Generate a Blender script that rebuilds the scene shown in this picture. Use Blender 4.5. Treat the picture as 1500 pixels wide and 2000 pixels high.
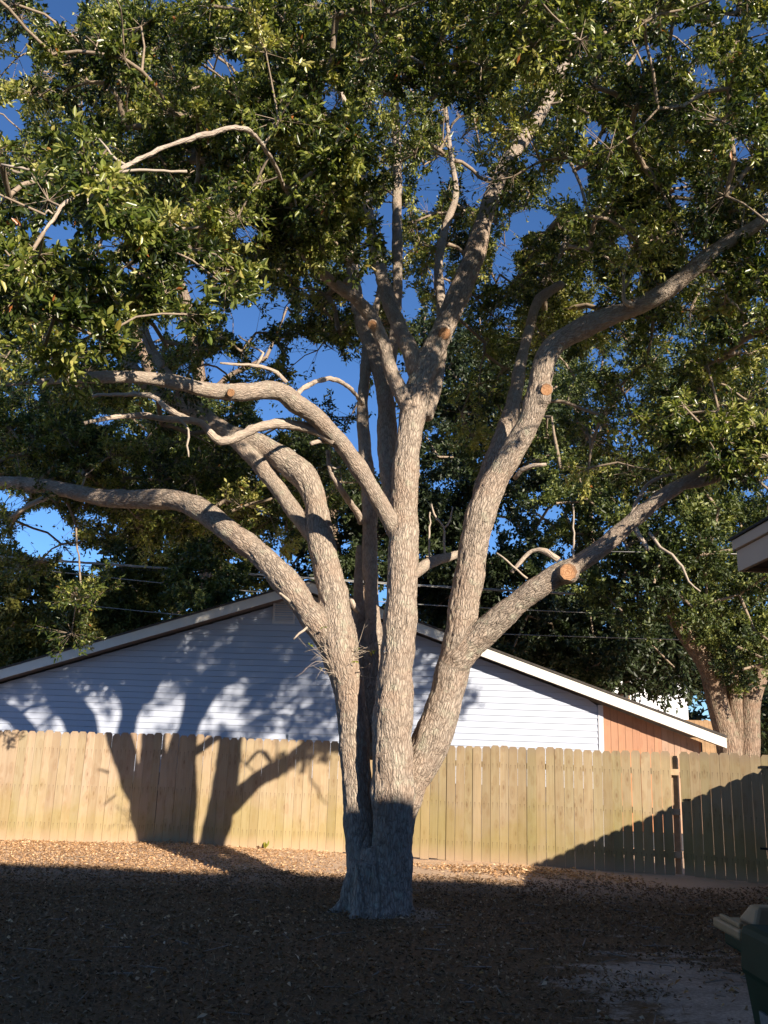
import bpy, bmesh, math, random
import numpy as np
from mathutils import Vector, Matrix, noise
from mathutils.kdtree import KDTree

random.seed(11)
rng = np.random.default_rng(11)
for o in list(bpy.data.objects):
    bpy.data.objects.remove(o)
SC = bpy.context.scene
COL = SC.collection
R_ = math.radians

# ------------------------------------------------------------------ camera
F_PX, PITCH, ROLL, CAM_H = 1750.0, R_(14.4), R_(2.0), 1.75
CAM = np.array([0.0, 0.0, CAM_H])
_fw = np.array([0, math.cos(PITCH), math.sin(PITCH)])
_r0 = np.array([1.0, 0, 0]); _u0 = np.cross(_r0, _fw)
AX_R = _r0 * math.cos(ROLL) + _u0 * math.sin(ROLL)
AX_U = _u0 * math.cos(ROLL) - _r0 * math.sin(ROLL)
cd = bpy.data.cameras.new('camera'); cam = bpy.data.objects.new('camera', cd); COL.objects.link(cam)
cam.matrix_world = Matrix(((AX_R[0], AX_U[0], -_fw[0], 0), (AX_R[1], AX_U[1], -_fw[1], 0),
                           (AX_R[2], AX_U[2], -_fw[2], CAM_H), (0, 0, 0, 1)))
cd.sensor_fit = 'VERTICAL'; cd.sensor_height = 36.0; cd.lens = 36.0 * F_PX / 2000.0
cd.clip_start = 0.05; cd.clip_end = 2000
SC.camera = cam

# ------------------------------------------------------------------ light
SUN_EL, SUN_AZ = R_(19.5), R_(33.0)      # azimuth measured from straight behind the camera towards the right
to_sun = np.array([math.sin(SUN_AZ) * math.cos(SUN_EL), -math.cos(SUN_AZ) * math.cos(SUN_EL), math.sin(SUN_EL)])
W = bpy.data.worlds.new('World'); SC.world = W; W.use_nodes = True
wn = W.node_tree; wn.nodes.clear()
sky = wn.nodes.new('ShaderNodeTexSky'); sky.sky_type = 'NISHITA'; sky.sun_disc = False
sky.sun_elevation = SUN_EL; sky.sun_rotation = math.pi - SUN_AZ
sky.air_density = 0.8; sky.dust_density = 0.0; sky.ozone_density = 7.0; sky.altitude = 50
bg = wn.nodes.new('ShaderNodeBackground'); bg.inputs[1].default_value = 0.09
wo = wn.nodes.new('ShaderNodeOutputWorld')
wn.links.new(sky.outputs[0], bg.inputs[0]); wn.links.new(bg.outputs[0], wo.inputs[0])
sl = bpy.data.lights.new('sun', 'SUN'); so = bpy.data.objects.new('sun', sl); COL.objects.link(so)
sl.energy = 5.0; sl.angle = R_(0.53); sl.color = (1.0, 0.87, 0.71)
so.rotation_euler = Vector(to_sun.tolist()).to_track_quat('Z', 'Y').to_euler()
so.location = (20, -30, 20)
SC.view_settings.view_transform = 'Standard'; SC.view_settings.look = 'None'
SC.view_settings.gamma = 1.0; SC.view_settings.use_curve_mapping = False
SC.view_settings.exposure = 0.95
SC.render.engine = 'CYCLES'
SC.cycles.max_bounces = 6; SC.cycles.diffuse_bounces = 3; SC.cycles.transmission_bounces = 4

# ------------------------------------------------------------------ picture helpers (where the things stand)
def ray(px, py):
    return AX_R * (px - 750) / F_PX + AX_U * (1000 - py) / F_PX + _fw
def at(px, py, Y):
    d = ray(px, py); return CAM + d * (Y / d[1])
def ground_at(px, py, z=0.0):
    d = ray(px, py); return CAM + d * ((z - CAM_H) / d[2])
def on_plane(px, py, P, n):
    d = ray(px, py); return CAM + d * (((P - CAM) @ n) / (d @ n))
def project(P):
    v = np.asarray(P) - CAM; z = v @ _fw
    return np.stack([750 + F_PX * (v @ AX_R) / z, 1000 - F_PX * (v @ AX_U) / z, z], -1)
def depth_of(P):
    return float((np.asarray(P) - CAM) @ _fw)

# ------------------------------------------------------------------ object helpers
def tag(o, label=None, cat=None, group=None, kind=None):
    if label: o['label'] = label
    if cat: o['category'] = cat
    if group: o['group'] = group
    if kind: o['kind'] = kind
    return o
def empty(name, loc=(0, 0, 0), rz=0.0, **k):
    o = bpy.data.objects.new(name, None); COL.objects.link(o)
    o.location = tuple(float(c) for c in loc); o.rotation_euler = (0, 0, rz); o.empty_display_size = 0.2
    return tag(o, **k)
def base_of(parent):
    b = np.zeros(3)
    while parent is not None:
        b += np.array(parent.location); parent = parent.parent
    return b
def link_mesh(name, me, mat, parent=None, **k):
    o = bpy.data.objects.new(name, me); COL.objects.link(o)
    if mat is not None and not me.materials: me.materials.append(mat)
    if parent is not None: o.parent = parent
    return tag(o, **k)
def mesh(name, verts, faces, mat, parent=None, smooth=False, local=False, **k):
    """world-space vertices; stored relative to the parent's origin"""
    v = np.asarray(verts, float).reshape(-1, 3)
    if parent is not None and not local: v = v - base_of(parent)
    me = bpy.data.meshes.new(name); me.from_pydata(v.tolist(), [], [list(map(int, f)) for f in faces])
    if smooth: me.polygons.foreach_set('use_smooth', [True] * len(me.polygons))
    me.update()
    return link_mesh(name, me, mat, parent, **k)
def np_mesh(name, v, quads_or_tris, mat, parent=None, smooth=False, attrs=None, **k):
    v = np.asarray(v, np.float32)
    if parent is not None: v = v - base_of(parent).astype(np.float32)
    f = np.asarray(quads_or_tris, np.int32); n, s = f.shape
    me = bpy.data.meshes.new(name)
    me.vertices.add(len(v)); me.vertices.foreach_set('co', v.ravel())
    me.loops.add(n * s); me.loops.foreach_set('vertex_index', f.ravel())
    me.polygons.add(n); me.polygons.foreach_set('loop_start', np.arange(0, n * s, s, dtype=np.int32))
    me.update(calc_edges=True)
    if smooth: me.polygons.foreach_set('use_smooth', np.ones(n, bool))
    for an, (ty, arr) in (attrs or {}).items():
        a = me.attributes.new(an, ty, 'POINT')
        a.data.foreach_set('value' if ty == 'FLOAT' else 'vector', np.asarray(arr, np.float32).ravel())
    return link_mesh(name, me, mat, parent, **k)

class MB:
    """collects solids and links them as ONE mesh object"""
    def __init__(s): s.v = []; s.f = []
    def add(s, v, f):
        b = len(s.v); s.v += [tuple(map(float, p)) for p in v]; s.f += [[b + i for i in q] for q in f]; return s
    def prism(s, bottom, top):
        n = len(bottom)
        f = [list(range(n))[::-1], list(range(n, 2 * n))] + [[i, (i + 1) % n, n + (i + 1) % n, n + i] for i in range(n)]
        return s.add(list(bottom) + list(top), f)
    def box(s, o, ux, uy, uz):
        o, ux, uy, uz = (np.asarray(a, float) for a in (o, ux, uy, uz))
        return s.prism([o, o + ux, o + ux + uy, o + uy], [o + uz, o + ux + uz, o + ux + uy + uz, o + uy + uz])
    def tube(s, pts, rad, n=8, caps=True):
        v, f = tube_vf(pts, rad, n, caps); return s.add(v, f)
    def build(s, name, mat, parent=None, smooth=False, bevel=0.0, local=False, **k):
        o = mesh(name, s.v, s.f, mat, parent, smooth, local, **k)
        if bevel:
            m = o.modifiers.new('bevel', 'BEVEL'); m.width = bevel; m.segments = 2; m.limit_method = 'ANGLE'
        return o

def frames_along(P):
    P = np.asarray(P, float); T = np.gradient(P, axis=0); T /= np.linalg.norm(T, axis=1)[:, None] + 1e-9
    a = np.array([0, 0, 1.0]) if abs(T[0][2]) < .9 else np.array([1.0, 0, 0])
    N = np.zeros_like(P); n = np.cross(T[0], a); n /= np.linalg.norm(n)
    for i in range(len(P)):
        n = n - T[i] * (n @ T[i]); n /= np.linalg.norm(n) + 1e-9; N[i] = n
    return T, N, np.cross(T, N)
def tube_vf(pts, rad, n=8, caps=True):
    P = np.asarray(pts, float); r = np.broadcast_to(np.asarray(rad, float), (len(P),))
    T, N, B = frames_along(P); a = np.arange(n) * 2 * np.pi / n
    v = (P[:, None] + r[:, None, None] * (np.cos(a)[None, :, None] * N[:, None] + np.sin(a)[None, :, None] * B[:, None])).reshape(-1, 3)
    f = []
    for i in range(len(P) - 1):
        for j in range(n):
            k = (j + 1) % n; f.append([i * n + j, i * n + k, (i + 1) * n + k, (i + 1) * n + j])
    if caps: f.append(list(range(n))[::-1]); f.append(list(range((len(P) - 1) * n, len(P) * n)))
    return v.tolist(), f
def catmull(P, step):
    P = np.asarray(P, float); Q = np.vstack([2 * P[0] - P[1], P, 2 * P[-1] - P[-2]]); out = []
    for i in range(1, len(Q) - 2):
        L = np.linalg.norm(Q[i + 1][:3] - Q[i][:3]); m = max(2, int(L / step))
        t = (np.arange(m) / m)[:, None]; a, b, c, d = Q[i - 1], Q[i], Q[i + 1], Q[i + 2]
        out.append(.5 * (2 * b + (c - a) * t + (2 * a - 5 * b + 4 * c - d) * t ** 2 + (3 * b - a - 3 * c + d) * t ** 3))
    out.append(P[-1:]); return np.vstack(out)

# ------------------------------------------------------------------ materials
class NT:
    def __init__(s, name):
        s.m = bpy.data.materials.new(name); s.m.use_nodes = True; s.t = s.m.node_tree; s.t.nodes.clear()
        s.out = s.n('ShaderNodeOutputMaterial'); s.b = s.n('ShaderNodeBsdfPrincipled'); s.l(s.b.outputs[0], s.out.inputs[0])
    def n(s, ty, **k):
        x = s.t.nodes.new(ty)
        for a, v in k.items(): setattr(x, a, v)
        return x
    def l(s, a, b): s.t.links.new(a, b)
    def setv(s, inp, v):
        if hasattr(v, 'links') or isinstance(v, bpy.types.NodeSocket): s.l(v, inp)
        else: inp.default_value = v
    def coord(s, kind='Object', scale=(1, 1, 1), loc=None, src=None):
        mp = s.n('ShaderNodeMapping'); mp.inputs['Scale'].default_value = scale
        if src is None:
            tc = s.n('ShaderNodeTexCoord'); src = tc.outputs[kind]
        s.l(src, mp.inputs[0])
        if loc is not None: s.setv(mp.inputs['Location'], loc)
        return mp.outputs[0]
    def noise(s, vec, scale, detail=4, rough=.55, dist=0):
        x = s.n('ShaderNodeTexNoise'); s.l(vec, x.inputs['Vector']); x.inputs['Scale'].default_value = scale
        x.inputs['Detail'].default_value = detail; x.inputs['Roughness'].default_value = rough; x.inputs['Distortion'].default_value = dist
        return x.outputs[0]
    def voro(s, vec, scale, feature='F1', rnd=1.0, out=0):
        x = s.n('ShaderNodeTexVoronoi', feature=feature); s.l(vec, x.inputs['Vector']); x.inputs['Scale'].default_value = scale
        x.inputs['Randomness'].default_value = rnd; return x.outputs[out]
    def ramp(s, fac, stops, interp='LINEAR'):
        x = s.n('ShaderNodeValToRGB'); e = x.color_ramp.elements; x.color_ramp.interpolation = interp
        while len(e) < len(stops): e.new(.5)
        for q, (p, c) in zip(e, stops):
            q.position = p; q.color = (c, c, c, 1) if isinstance(c, (int, float)) else (*c, 1)
        s.l(fac, x.inputs[0]); return x.outputs[0]
    def mix(s, f, a, b, mode='MIX'):
        x = s.n('ShaderNodeMix', data_type='RGBA', blend_type=mode); s.setv(x.inputs[0], f)
        for i, c in ((6, a), (7, b)):
            if isinstance(c, tuple): x.inputs[i].default_value = (*c, 1)
            else: s.l(c, x.inputs[i])
        return x.outputs[2]
    def math(s, op, a, b=0.0, c=None):
        x = s.n('ShaderNodeMath', operation=op); s.setv(x.inputs[0], a); s.setv(x.inputs[1], b)
        if c is not None: s.setv(x.inputs[2], c)
        return x.outputs[0]
    def bump(s, h, strength, dist, normal=None):
        x = s.n('ShaderNodeBump'); s.l(h, x.inputs['Height']); x.inputs['Strength'].default_value = strength
        x.inputs['Distance'].default_value = dist
        if normal is not None: s.l(normal, x.inputs['Normal'])
        return x.outputs[0]
    def done(s, col, rough=.7, normal=None, spec=.3, metal=0.0):
        s.setv(s.b.inputs['Base Color'], col if not isinstance(col, tuple) else (*col, 1))
        s.setv(s.b.inputs['Roughness'], rough); s.b.inputs['Specular IOR Level'].default_value = spec
        s.b.inputs['Metallic'].default_value = metal
        if normal is not None: s.l(normal, s.b.inputs['Normal'])
        return s.m
def plain(name, col, rough=.6, var=.15, scale=8, spec=.3, metal=0.0, bump=0.0):
    t = NT(name); c = t.coord('Object'); n = t.noise(c, scale, 5)
    cc = t.mix(t.ramp(n, [(.3, 0), (.7, 1)]), tuple(x * (1 - var) for x in col), tuple(min(1, x * (1 + var)) for x in col))
    return t.done(cc, rough, t.bump(n, bump, .01) if bump else None, spec, metal)

def bark_material(name, light, dark, lichen, amount=.9, sc=42, use_attr=True):
    t = NT(name)
    if use_attr:
        a = t.n('ShaderNodeAttribute', attribute_name='bark'); src = a.outputs['Vector']
    else:
        src = t.n('ShaderNodeTexCoord').outputs['Object']
    base = t.coord(src=src, scale=(1, 1, 1))
    wob = t.n('ShaderNodeTexNoise'); t.l(base, wob.inputs['Vector']); wob.inputs['Scale'].default_value = 9; wob.inputs['Detail'].default_value = 2
    off = t.n('ShaderNodeVectorMath', operation='MULTIPLY_ADD'); t.l(wob.outputs['Color'], off.inputs[0]); off.inputs[1].default_value = (.05, .05, .05); t.l(base, off.inputs[2])
    v = t.coord(src=off.outputs[0], scale=(1, 1, .19))
    e = t.voro(v, sc, 'DISTANCE_TO_EDGE'); e2 = t.voro(v, sc * 2.3, 'DISTANCE_TO_EDGE')
    fine = t.noise(t.coord(src=base, scale=(1, 1, .5)), 150, 4, .65)
    big = t.noise(base, 3.2, 4, .6); med = t.noise(base, 14, 4, .6)
    plate = t.ramp(e, [(.0, 0), (.10, .55), (.3, 1)])
    h = t.math('ADD', t.math('MULTIPLY', plate, .7), t.math('ADD', t.math('MULTIPLY', t.ramp(e2, [(0, 0), (.2, 1)]), .22), t.math('MULTIPLY', fine, .35)))
    col = t.mix(plate, dark, light)
    col = t.mix(t.math('MULTIPLY', fine, .55), col, tuple(x * .62 for x in light))
    col = t.mix(t.ramp(med, [(.45, 0), (.75, .5)]), col, tuple(min(1, x * 1.25) for x in light))
    col = t.mix(t.ramp(big, [(.35, .45), (.55, 0)]), col, (light[0] * .75, light[1] * .62, light[2] * .55))
    lm = t.math('MULTIPLY', t.ramp(t.noise(base, 6.5, 5, .7), [(.55, 0), (.66, 1)]), .65)
    col = t.mix(lm, col, lichen)
    if use_attr == 'furrow':
        fu = t.n('ShaderNodeAttribute', attribute_name='furrow').outputs['Fac']; sm = t.ramp(fu, [(.42, 1), (.9, 0)])
        mott = t.ramp(t.noise(base, 9, 5, .65), [(.38, 0), (.62, 1)])
        smooth = t.mix(mott, tuple(x * .72 for x in light), tuple(min(1, x * 1.12) for x in light))
        scar = t.ramp(t.noise(t.coord(src=base, scale=(1, 1, 2.6)), 7, 3, .6), [(.62, 0), (.70, .6)])
        smooth = t.mix(scar, smooth, tuple(x * .45 for x in light))
        col = t.mix(t.math('MULTIPLY', sm, .62), col, smooth); h = t.math('MULTIPLY', h, t.math('MULTIPLY_ADD', sm, -.6, 1.0))
    n = t.bump(h, amount, .028)
    return t.done(col, .88, n, .15)

BARK = bark_material('oak_bark', (.52, .43, .345), (.16, .125, .098), (.46, .45, .34), .8, 40, 'furrow')
BARK_FAR = bark_material('far_bark', (.36, .27, .20), (.08, .056, .04), (.26, .25, .17), .8, 22)
def twig_material():
    t = NT('twig_bark'); c = t.coord('Object'); n = t.noise(c, 30, 4)
    return t.done(t.mix(n, (.16, .115, .085), (.42, .34, .25)), .8, t.bump(t.noise(c, 120, 3), .4, .01), .2)
TWIG = twig_material()
def dead_material():
    t = NT('dead_twig'); c = t.coord('Object'); n = t.noise(c, 40, 4)
    return t.done(t.mix(n, (.30, .24, .19), (.52, .45, .36)), .8, None, .2)
DEAD = dead_material()

def leaf_material(name, stops, gloss=.30, trans=.30, rnd='attr'):
    t = NT(name)
    if rnd == 'attr': f = t.n('ShaderNodeAttribute', attribute_name='leaf_rand').outputs['Fac']
    else: f = t.n('ShaderNodeObjectInfo').outputs['Random']
    col = t.ramp(f, stops)
    t.setv(t.b.inputs['Base Color'], col); t.b.inputs['Roughness'].default_value = gloss; t.b.inputs['Specular IOR Level'].default_value = .5
    tr = t.n('ShaderNodeBsdfTranslucent'); t.l(t.mix(1.0, col, (1.6, 1.7, .8), 'MULTIPLY'), tr.inputs[0])
    mx = t.n('ShaderNodeMixShader'); mx.inputs[0].default_value = trans
    t.l(t.b.outputs[0], mx.inputs[1]); t.l(tr.outputs[0], mx.inputs[2]); t.l(mx.outputs[0], t.out.inputs[0])
    return t.m
LEAF = leaf_material('oak_leaf', [(0, (.022, .036, .010)), (.30, (.060, .086, .019)), (.55, (.18, .21, .044)), (.76, (.33, .34, .085)), (.93, (.50, .48, .18)), (.972, (.30, .25, .05)), (.99, (.34, .12, .035))])  # ramp widened so leaf tones carry sunlit highlights and crown shade
LEAF1 = leaf_material('oak_leaf_single', [(0, (.06, .095, .018)), (.35, (.15, .20, .038)), (.75, (.27, .31, .065)), (.93, (.42, .40, .11)), (.98, (.36, .27, .05))], .32, .40, 'obj')
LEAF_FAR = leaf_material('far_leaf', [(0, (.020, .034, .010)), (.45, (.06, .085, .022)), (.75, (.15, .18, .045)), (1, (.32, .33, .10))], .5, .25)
LEAF_SHADED = leaf_material('far_leaf_shaded', [(0, (.016, .026, .010)), (.5, (.032, .050, .016)), (1, (.06, .08, .025))], .5, .18)  # darker leaf copy, shade put into the colour of the rear trees
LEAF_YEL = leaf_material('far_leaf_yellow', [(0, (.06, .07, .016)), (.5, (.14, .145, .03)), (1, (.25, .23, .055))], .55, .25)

def cut_material():
    t = NT('fresh_cut_wood'); g = t.n('ShaderNodeTexCoord').outputs['Generated']
    c = t.n('ShaderNodeVectorMath', operation='SUBTRACT'); t.l(g, c.inputs[0]); c.inputs[1].default_value = (.5, .5, .5)
    ln = t.n('ShaderNodeVectorMath', operation='LENGTH'); t.l(c.outputs[0], ln.inputs[0]); n = t.noise(g, 5, 4)
    d = t.math('ADD', ln.outputs['Value'], t.math('MULTIPLY', n, .12)); ring = t.math('SINE', t.math('MULTIPLY', d, 75.0))
    col = t.mix(t.math('MULTIPLY_ADD', ring, .35, .5), (.40, .20, .095), (.56, .33, .18)); col = t.mix(t.ramp(n, [(.45, 0), (.7, .7)]), col, (.30, .13, .055))
    crack = t.ramp(t.voro(g, 3.2, 'DISTANCE_TO_EDGE'), [(0, .8), (.035, 0)]); col = t.mix(crack, col, (.10, .05, .03))
    col = t.mix(t.ramp(d, [(.50, 0), (.60, .8)]), col, (.22, .13, .08))
    return t.done(col, .8, t.bump(ring, .25, .003), .15)
CUT = cut_material()

def picket_material(name, tones, green=.5, dirt=True):
    t = NT(name); inf = t.n('ShaderNodeObjectInfo'); rnd = inf.outputs['Random']
    tc = t.n('ShaderNodeTexCoord')
    off = t.n('ShaderNodeCombineXYZ'); t.l(t.math('MULTIPLY', rnd, 37.0), off.inputs[0]); t.l(t.math('MULTIPLY', rnd, 91.0), off.inputs[2]); t.l(t.math('MULTIPLY', rnd, 53.0), off.inputs[1])
    v = t.coord(src=tc.outputs['Object'], loc=off.outputs[0])
    grain = t.noise(t.coord(src=v, scale=(38, 38, 1.1)), 1, 6, .65, .7)
    streak = t.noise(t.coord(src=v, scale=(9, 9, .8)), 1, 3)
    blot = t.noise(v, 2.2, 4)
    # knots: stretched sparse cells
    kv = t.coord(src=v, scale=(9.0, 3.0, 3.6)); k = t.voro(kv, 1, 'F1')
    knot = t.ramp(k, [(.07, 1), (.15, .45), (.26, 0)])
    ring = t.ramp(k, [(.2, 0), (.3, .35), (.44, 0)])
    tone = t.mix(1.0, t.ramp(rnd, tones), inf.outputs['Color'], 'MULTIPLY')
    col = t.mix(t.ramp(grain, [(.3, .55), (.62, 0)]), tone, t.mix(1.0, tone, (.70, .62, .52), 'MULTIPLY'))
    col = t.mix(t.ramp(streak, [(.45, 0), (.75, .5)]), col, t.mix(1.0, tone, (1.18, 1.12, 1.02), 'MULTIPLY'))
    col = t.mix(t.ramp(blot, [(.45, 0), (.7, .35)]), col, t.mix(1.0, tone, (.80, .70, .60), 'MULTIPLY'))
    col = t.mix(ring, col, t.mix(1.0, tone, (.66, .52, .40), 'MULTIPLY'))
    col = t.mix(t.math('MULTIPLY', knot, .6), col, (.16, .085, .04))
    # algae stain climbing from the bottom and damp grey tips, patchy along the run
    geo = t.n('ShaderNodeNewGeometry'); sp = t.n('ShaderNodeSeparateXYZ'); t.l(geo.outputs['Position'], sp.inputs[0])
    wp = t.noise(t.coord(src=geo.outputs['Position'], scale=(1, 1, 1.2)), 1.1, 4, .6)
    up = t.math('MULTIPLY_ADD', wp, 1.5, t.math('MULTIPLY', sp.outputs[2], -.62))
    alg = t.math('MULTIPLY', t.ramp(up, [(.18, 0), (.52, 1)]), green)
    col = t.mix(alg, col, t.mix(1.0, tone, (.80, .80, .42), 'MULTIPLY'))
    tip = t.ramp(t.math('ADD', sp.outputs[2], t.math('MULTIPLY', blot, .16)), [(.0, 0), (1, 0)]) if False else None
    zz = t.math('MULTIPLY_ADD', blot, .22, sp.outputs[2])
    mr = t.n('ShaderNodeMapRange'); t.l(zz, mr.inputs[0]); mr.inputs[1].default_value = 1.74; mr.inputs[2].default_value = 1.90
    col = t.mix(t.math('MULTIPLY', mr.outputs[0], .5), col, (.26, .19, .15))
    if dirt:
        so_ = t.n('ShaderNodeSeparateXYZ'); t.l(tc.outputs['Object'], so_.inputs[0])
        nx_ = t.math('ABSOLUTE', t.math('SUBTRACT', t.math('ABSOLUTE', so_.outputs[0]), .036)); nz_ = t.math('SUBTRACT', t.math('FRACT', t.math('MULTIPLY_ADD', so_.outputs[2], 1.7, .5)), .0)
        dot = t.math('MULTIPLY', t.ramp(nx_, [(.004, 1), (.010, 0)]), t.ramp(nz_, [(.80, 0), (.98, .5), (.999, .9)]))
        col = t.mix(t.math('MULTIPLY', dot, .75), col, (.10, .065, .045))
        mr2 = t.n('ShaderNodeMapRange'); t.l(t.math('MULTIPLY_ADD', wp, .25, sp.outputs[2]), mr2.inputs[0]); mr2.inputs[1].default_value = .36; mr2.inputs[2].default_value = .14
        col = t.mix(t.math('MULTIPLY', mr2.outputs[0], .6), col, (.46, .33, .24))
    return t.done(col, .78, t.bump(grain, .3, .006), .2)
PICKET = picket_material('pine_picket', [(0, (.31, .25, .15)), (.25, (.40, .315, .20)), (.5, (.335, .285, .165)), (.75, (.42, .335, .22)), (1, (.34, .27, .165))])
PLANK_RED = picket_material('cedar_plank', [(0, (.50, .22, .11)), (.5, (.58, .28, .15)), (1, (.55, .25, .12))], .0, False)
PLANK_PALE = picket_material('pale_plank', [(0, (.50, .33, .23)), (.5, (.58, .39, .29)), (1, (.53, .36, .25))], .0, False)

def siding_material():
    t = NT('blue_vinyl_siding'); v = t.coord('Object')
    n = t.noise(t.coord(src=v, scale=(1, 1, 1)), 1.4, 5, .6); g = t.noise(t.coord(src=v, scale=(.6, .6, 40)), 3, 3)
    r = t.n('ShaderNodeObjectInfo').outputs['Random']
    col = t.mix(r, (.43, .475, .575), (.46, .505, .605)); col = t.mix(t.ramp(n, [(.4, 0), (.8, .25)]), col, (.35, .40, .52))
    return t.done(col, .5, t.bump(g, .08, .004), .35)
SIDING = siding_material()
WHITE = plain('white_painted_trim', (.70, .68, .62), .5, .05, 3)
GREYTRIM = plain('grey_trim', (.50, .52, .58), .5, .05, 4)
DARKGAP = plain('lap_shadow_sheathing', (.06, .06, .07), .8, .2)  # dark so the slits between siding courses imitate lap shadow
VENTM = plain('louver_paint', (.70, .65, .64), .55, .06)
SHINGLE = plain('roof_shingle', (.07, .062, .055), .9, .3, 20, .2, 0, .3)
FASCIA = plain('beige_fascia_paint', (.80, .56, .38), .6, .04, 2)
SOFFIT = plain('brown_soffit', (.20, .14, .11), .7, .08, 4)
BRICK = plain('brown_brick_wall', (.16, .10, .07), .8, .1, 6)
METAL = plain('galvanised_metal', (.42, .41, .39), .45, .15, 30, .5, .8)
IRON = plain('black_iron', (.02, .02, .02), .5, .2, 30, .5, .4)
CABLE = plain('power_cable', (.05, .05, .05), .5, .2, 3, .4)
CABLE_LIGHT = plain('aluminium_cable', (.32, .32, .31), .45, .15, 3, .5, .3)
WOODRAIL = plain('rail_wood', (.50, .36, .22), .8, .2, 12)
GREENP = plain('green_plastic', (.018, .048, .024), .6, .15, 9, .2, 0, .1)
TANP = plain('tan_plastic', (.46, .29, .14), .5, .1, 7, .4, 0, .08)
TEALP = plain('teal_print', (.01, .07, .08), .5, .1)
LIMEP = plain('green_print', (.06, .11, .02), .5, .1)
STICK = plain('white_sticker', (.24, .24, .22), .6, .3, 60)
RUBBER = plain('black_rubber', (.02, .02, .02), .8, .2)
BLDG_WHITE = plain('white_building_paint', (.80, .82, .86), .6, .04, 1)
FARFENCE = plain('brown_fence_wood', (.30, .19, .10), .8, .2, 5)

def ground_material():
    t = NT('leafy_soil'); g = t.n('ShaderNodeNewGeometry').outputs['Position']
    sp = t.n('ShaderNodeSeparateXYZ'); t.l(g, sp.inputs[0])
    big = t.noise(g, .55, 5, .6); med = t.noise(g, 4, 5, .65); fin = t.noise(g, 38, 5, .7); sm = t.noise(t.coord(src=g, scale=(.8, 1.5, 1)), 1.7, 8, .72)
    litter = t.mix(t.ramp(fin, [(.35, 0), (.65, 1)]), (.11, .066, .034), (.32, .195, .10))
    litter = t.mix(t.ramp(med, [(.4, 0), (.7, .6)]), litter, (.18, .115, .058))
    sand = t.mix(t.ramp(t.math('MULTIPLY_ADD', fin, .5, t.math('MULTIPLY', sm, .5)), [(.36, 0), (.62, 1)]), (.20, .145, .10), (.68, .52, .38))
    pale = t.mix(fin, (.62, .42, .27), (.85, .64, .46))
    # bare sand in the right foreground, broken by litter
    dx = t.math('SUBTRACT', sp.outputs[0], 2.5); dy = t.math('SUBTRACT', sp.outputs[1], 7.5)
    d = t.math('SQRT', t.math('ADD', t.math('MULTIPLY', t.math('MULTIPLY', dx, dx), 1.2), t.math('MULTIPLY', t.math('MULTIPLY', dy, dy), .42)))
    sm_ = t.math('ADD', t.math('MULTIPLY', sm, 3.0), t.math('MULTIPLY_ADD', d, -.75, -.50))
    col = t.mix(t.ramp(sm_, [(.30, 0), (.55, .9)]), litter, sand)
    # a scuffed sandy spot by the trunk
    dx = t.math('SUBTRACT', sp.outputs[0], .55); dy = t.math('SUBTRACT', sp.outputs[1], 10.0)
    d2 = t.math('SQRT', t.math('ADD', t.math('MULTIPLY', t.math('MULTIPLY', dx, dx), 3.2), t.math('MULTIPLY', dy, dy)))
    col = t.mix(t.ramp(t.math('ADD', t.math('MULTIPLY', sm, .9), t.math('MULTIPLY', d2, -.9)), [(.0, 0), (.3, .7)]), col, sand)
    # dry pale soil along the back fence, brightened to stand for the sunlit strip
    strip = t.n('ShaderNodeMapRange'); t.l(t.math('ADD', sp.outputs[1], t.math('MULTIPLY', med, 1.2)), strip.inputs[0])
    strip.inputs[1].default_value = 12.0; strip.inputs[2].default_value = 13.8
    col = t.mix(t.math('MULTIPLY', strip.outputs[0], .92), col, pale)
    n = t.bump(t.math('ADD', t.math('MULTIPLY', fin, .6), med), .8, .05)
    return t.done(col, .95, n, .1)
GROUND = ground_material()
LITTER = leaf_material('fallen_leaf', [(0, (.24, .13, .06)), (.35, (.46, .27, .135)), (.7, (.62, .40, .22)), (1, (.74, .55, .36))], .7, .15)  # tones raised to stand for sunlight on the strip by the fence
LITTER_SHADED = leaf_material('fallen_leaf_shaded', [(0, (.09, .052, .025)), (.5, (.23, .135, .066)), (.9, (.36, .225, .12)), (1, (.50, .36, .22))], .8, .08)  # darker copy for the yard in shadow, shade put into the colour

# ------------------------------------------------------------------ ground
def gz(x, y):
    z = .035 * np.sin(x * .9 + 1.3) * np.sin(y * .7) + .015 * np.sin(x * 2.7 + y * 1.9)
    d = np.sqrt((x - .1) ** 2 + (y - 10.4) ** 2)
    z = z + .02 * np.exp(-(d / .9) ** 2)
    fade = np.clip((40 - np.abs(y)) / 10, 0, 1) * np.clip((30 - np.abs(x)) / 10, 0, 1)
    return z * fade
xs = np.concatenate([[-600, -200, -80, -40, -25], np.arange(-14, 14.1, .35), [25, 40, 80, 200, 600]])
ys = np.concatenate([[-400, -100, -40, -15, -6], np.arange(0, 21, .35), [26, 34, 50, 90, 200, 500, 1200]])
gx, gy = np.meshgrid(xs, ys); gv = np.stack([gx.ravel(), gy.ravel(), gz(gx.ravel(), gy.ravel())], -1)
nx, ny = len(xs), len(ys)
ii, jj = np.meshgrid(np.arange(nx - 1), np.arange(ny - 1)); b = (jj * nx + ii).ravel()
np_mesh('ground', gv, np.stack([b, b + 1, b + nx + 1, b + nx], -1), GROUND, None, True, kind='structure')

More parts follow.
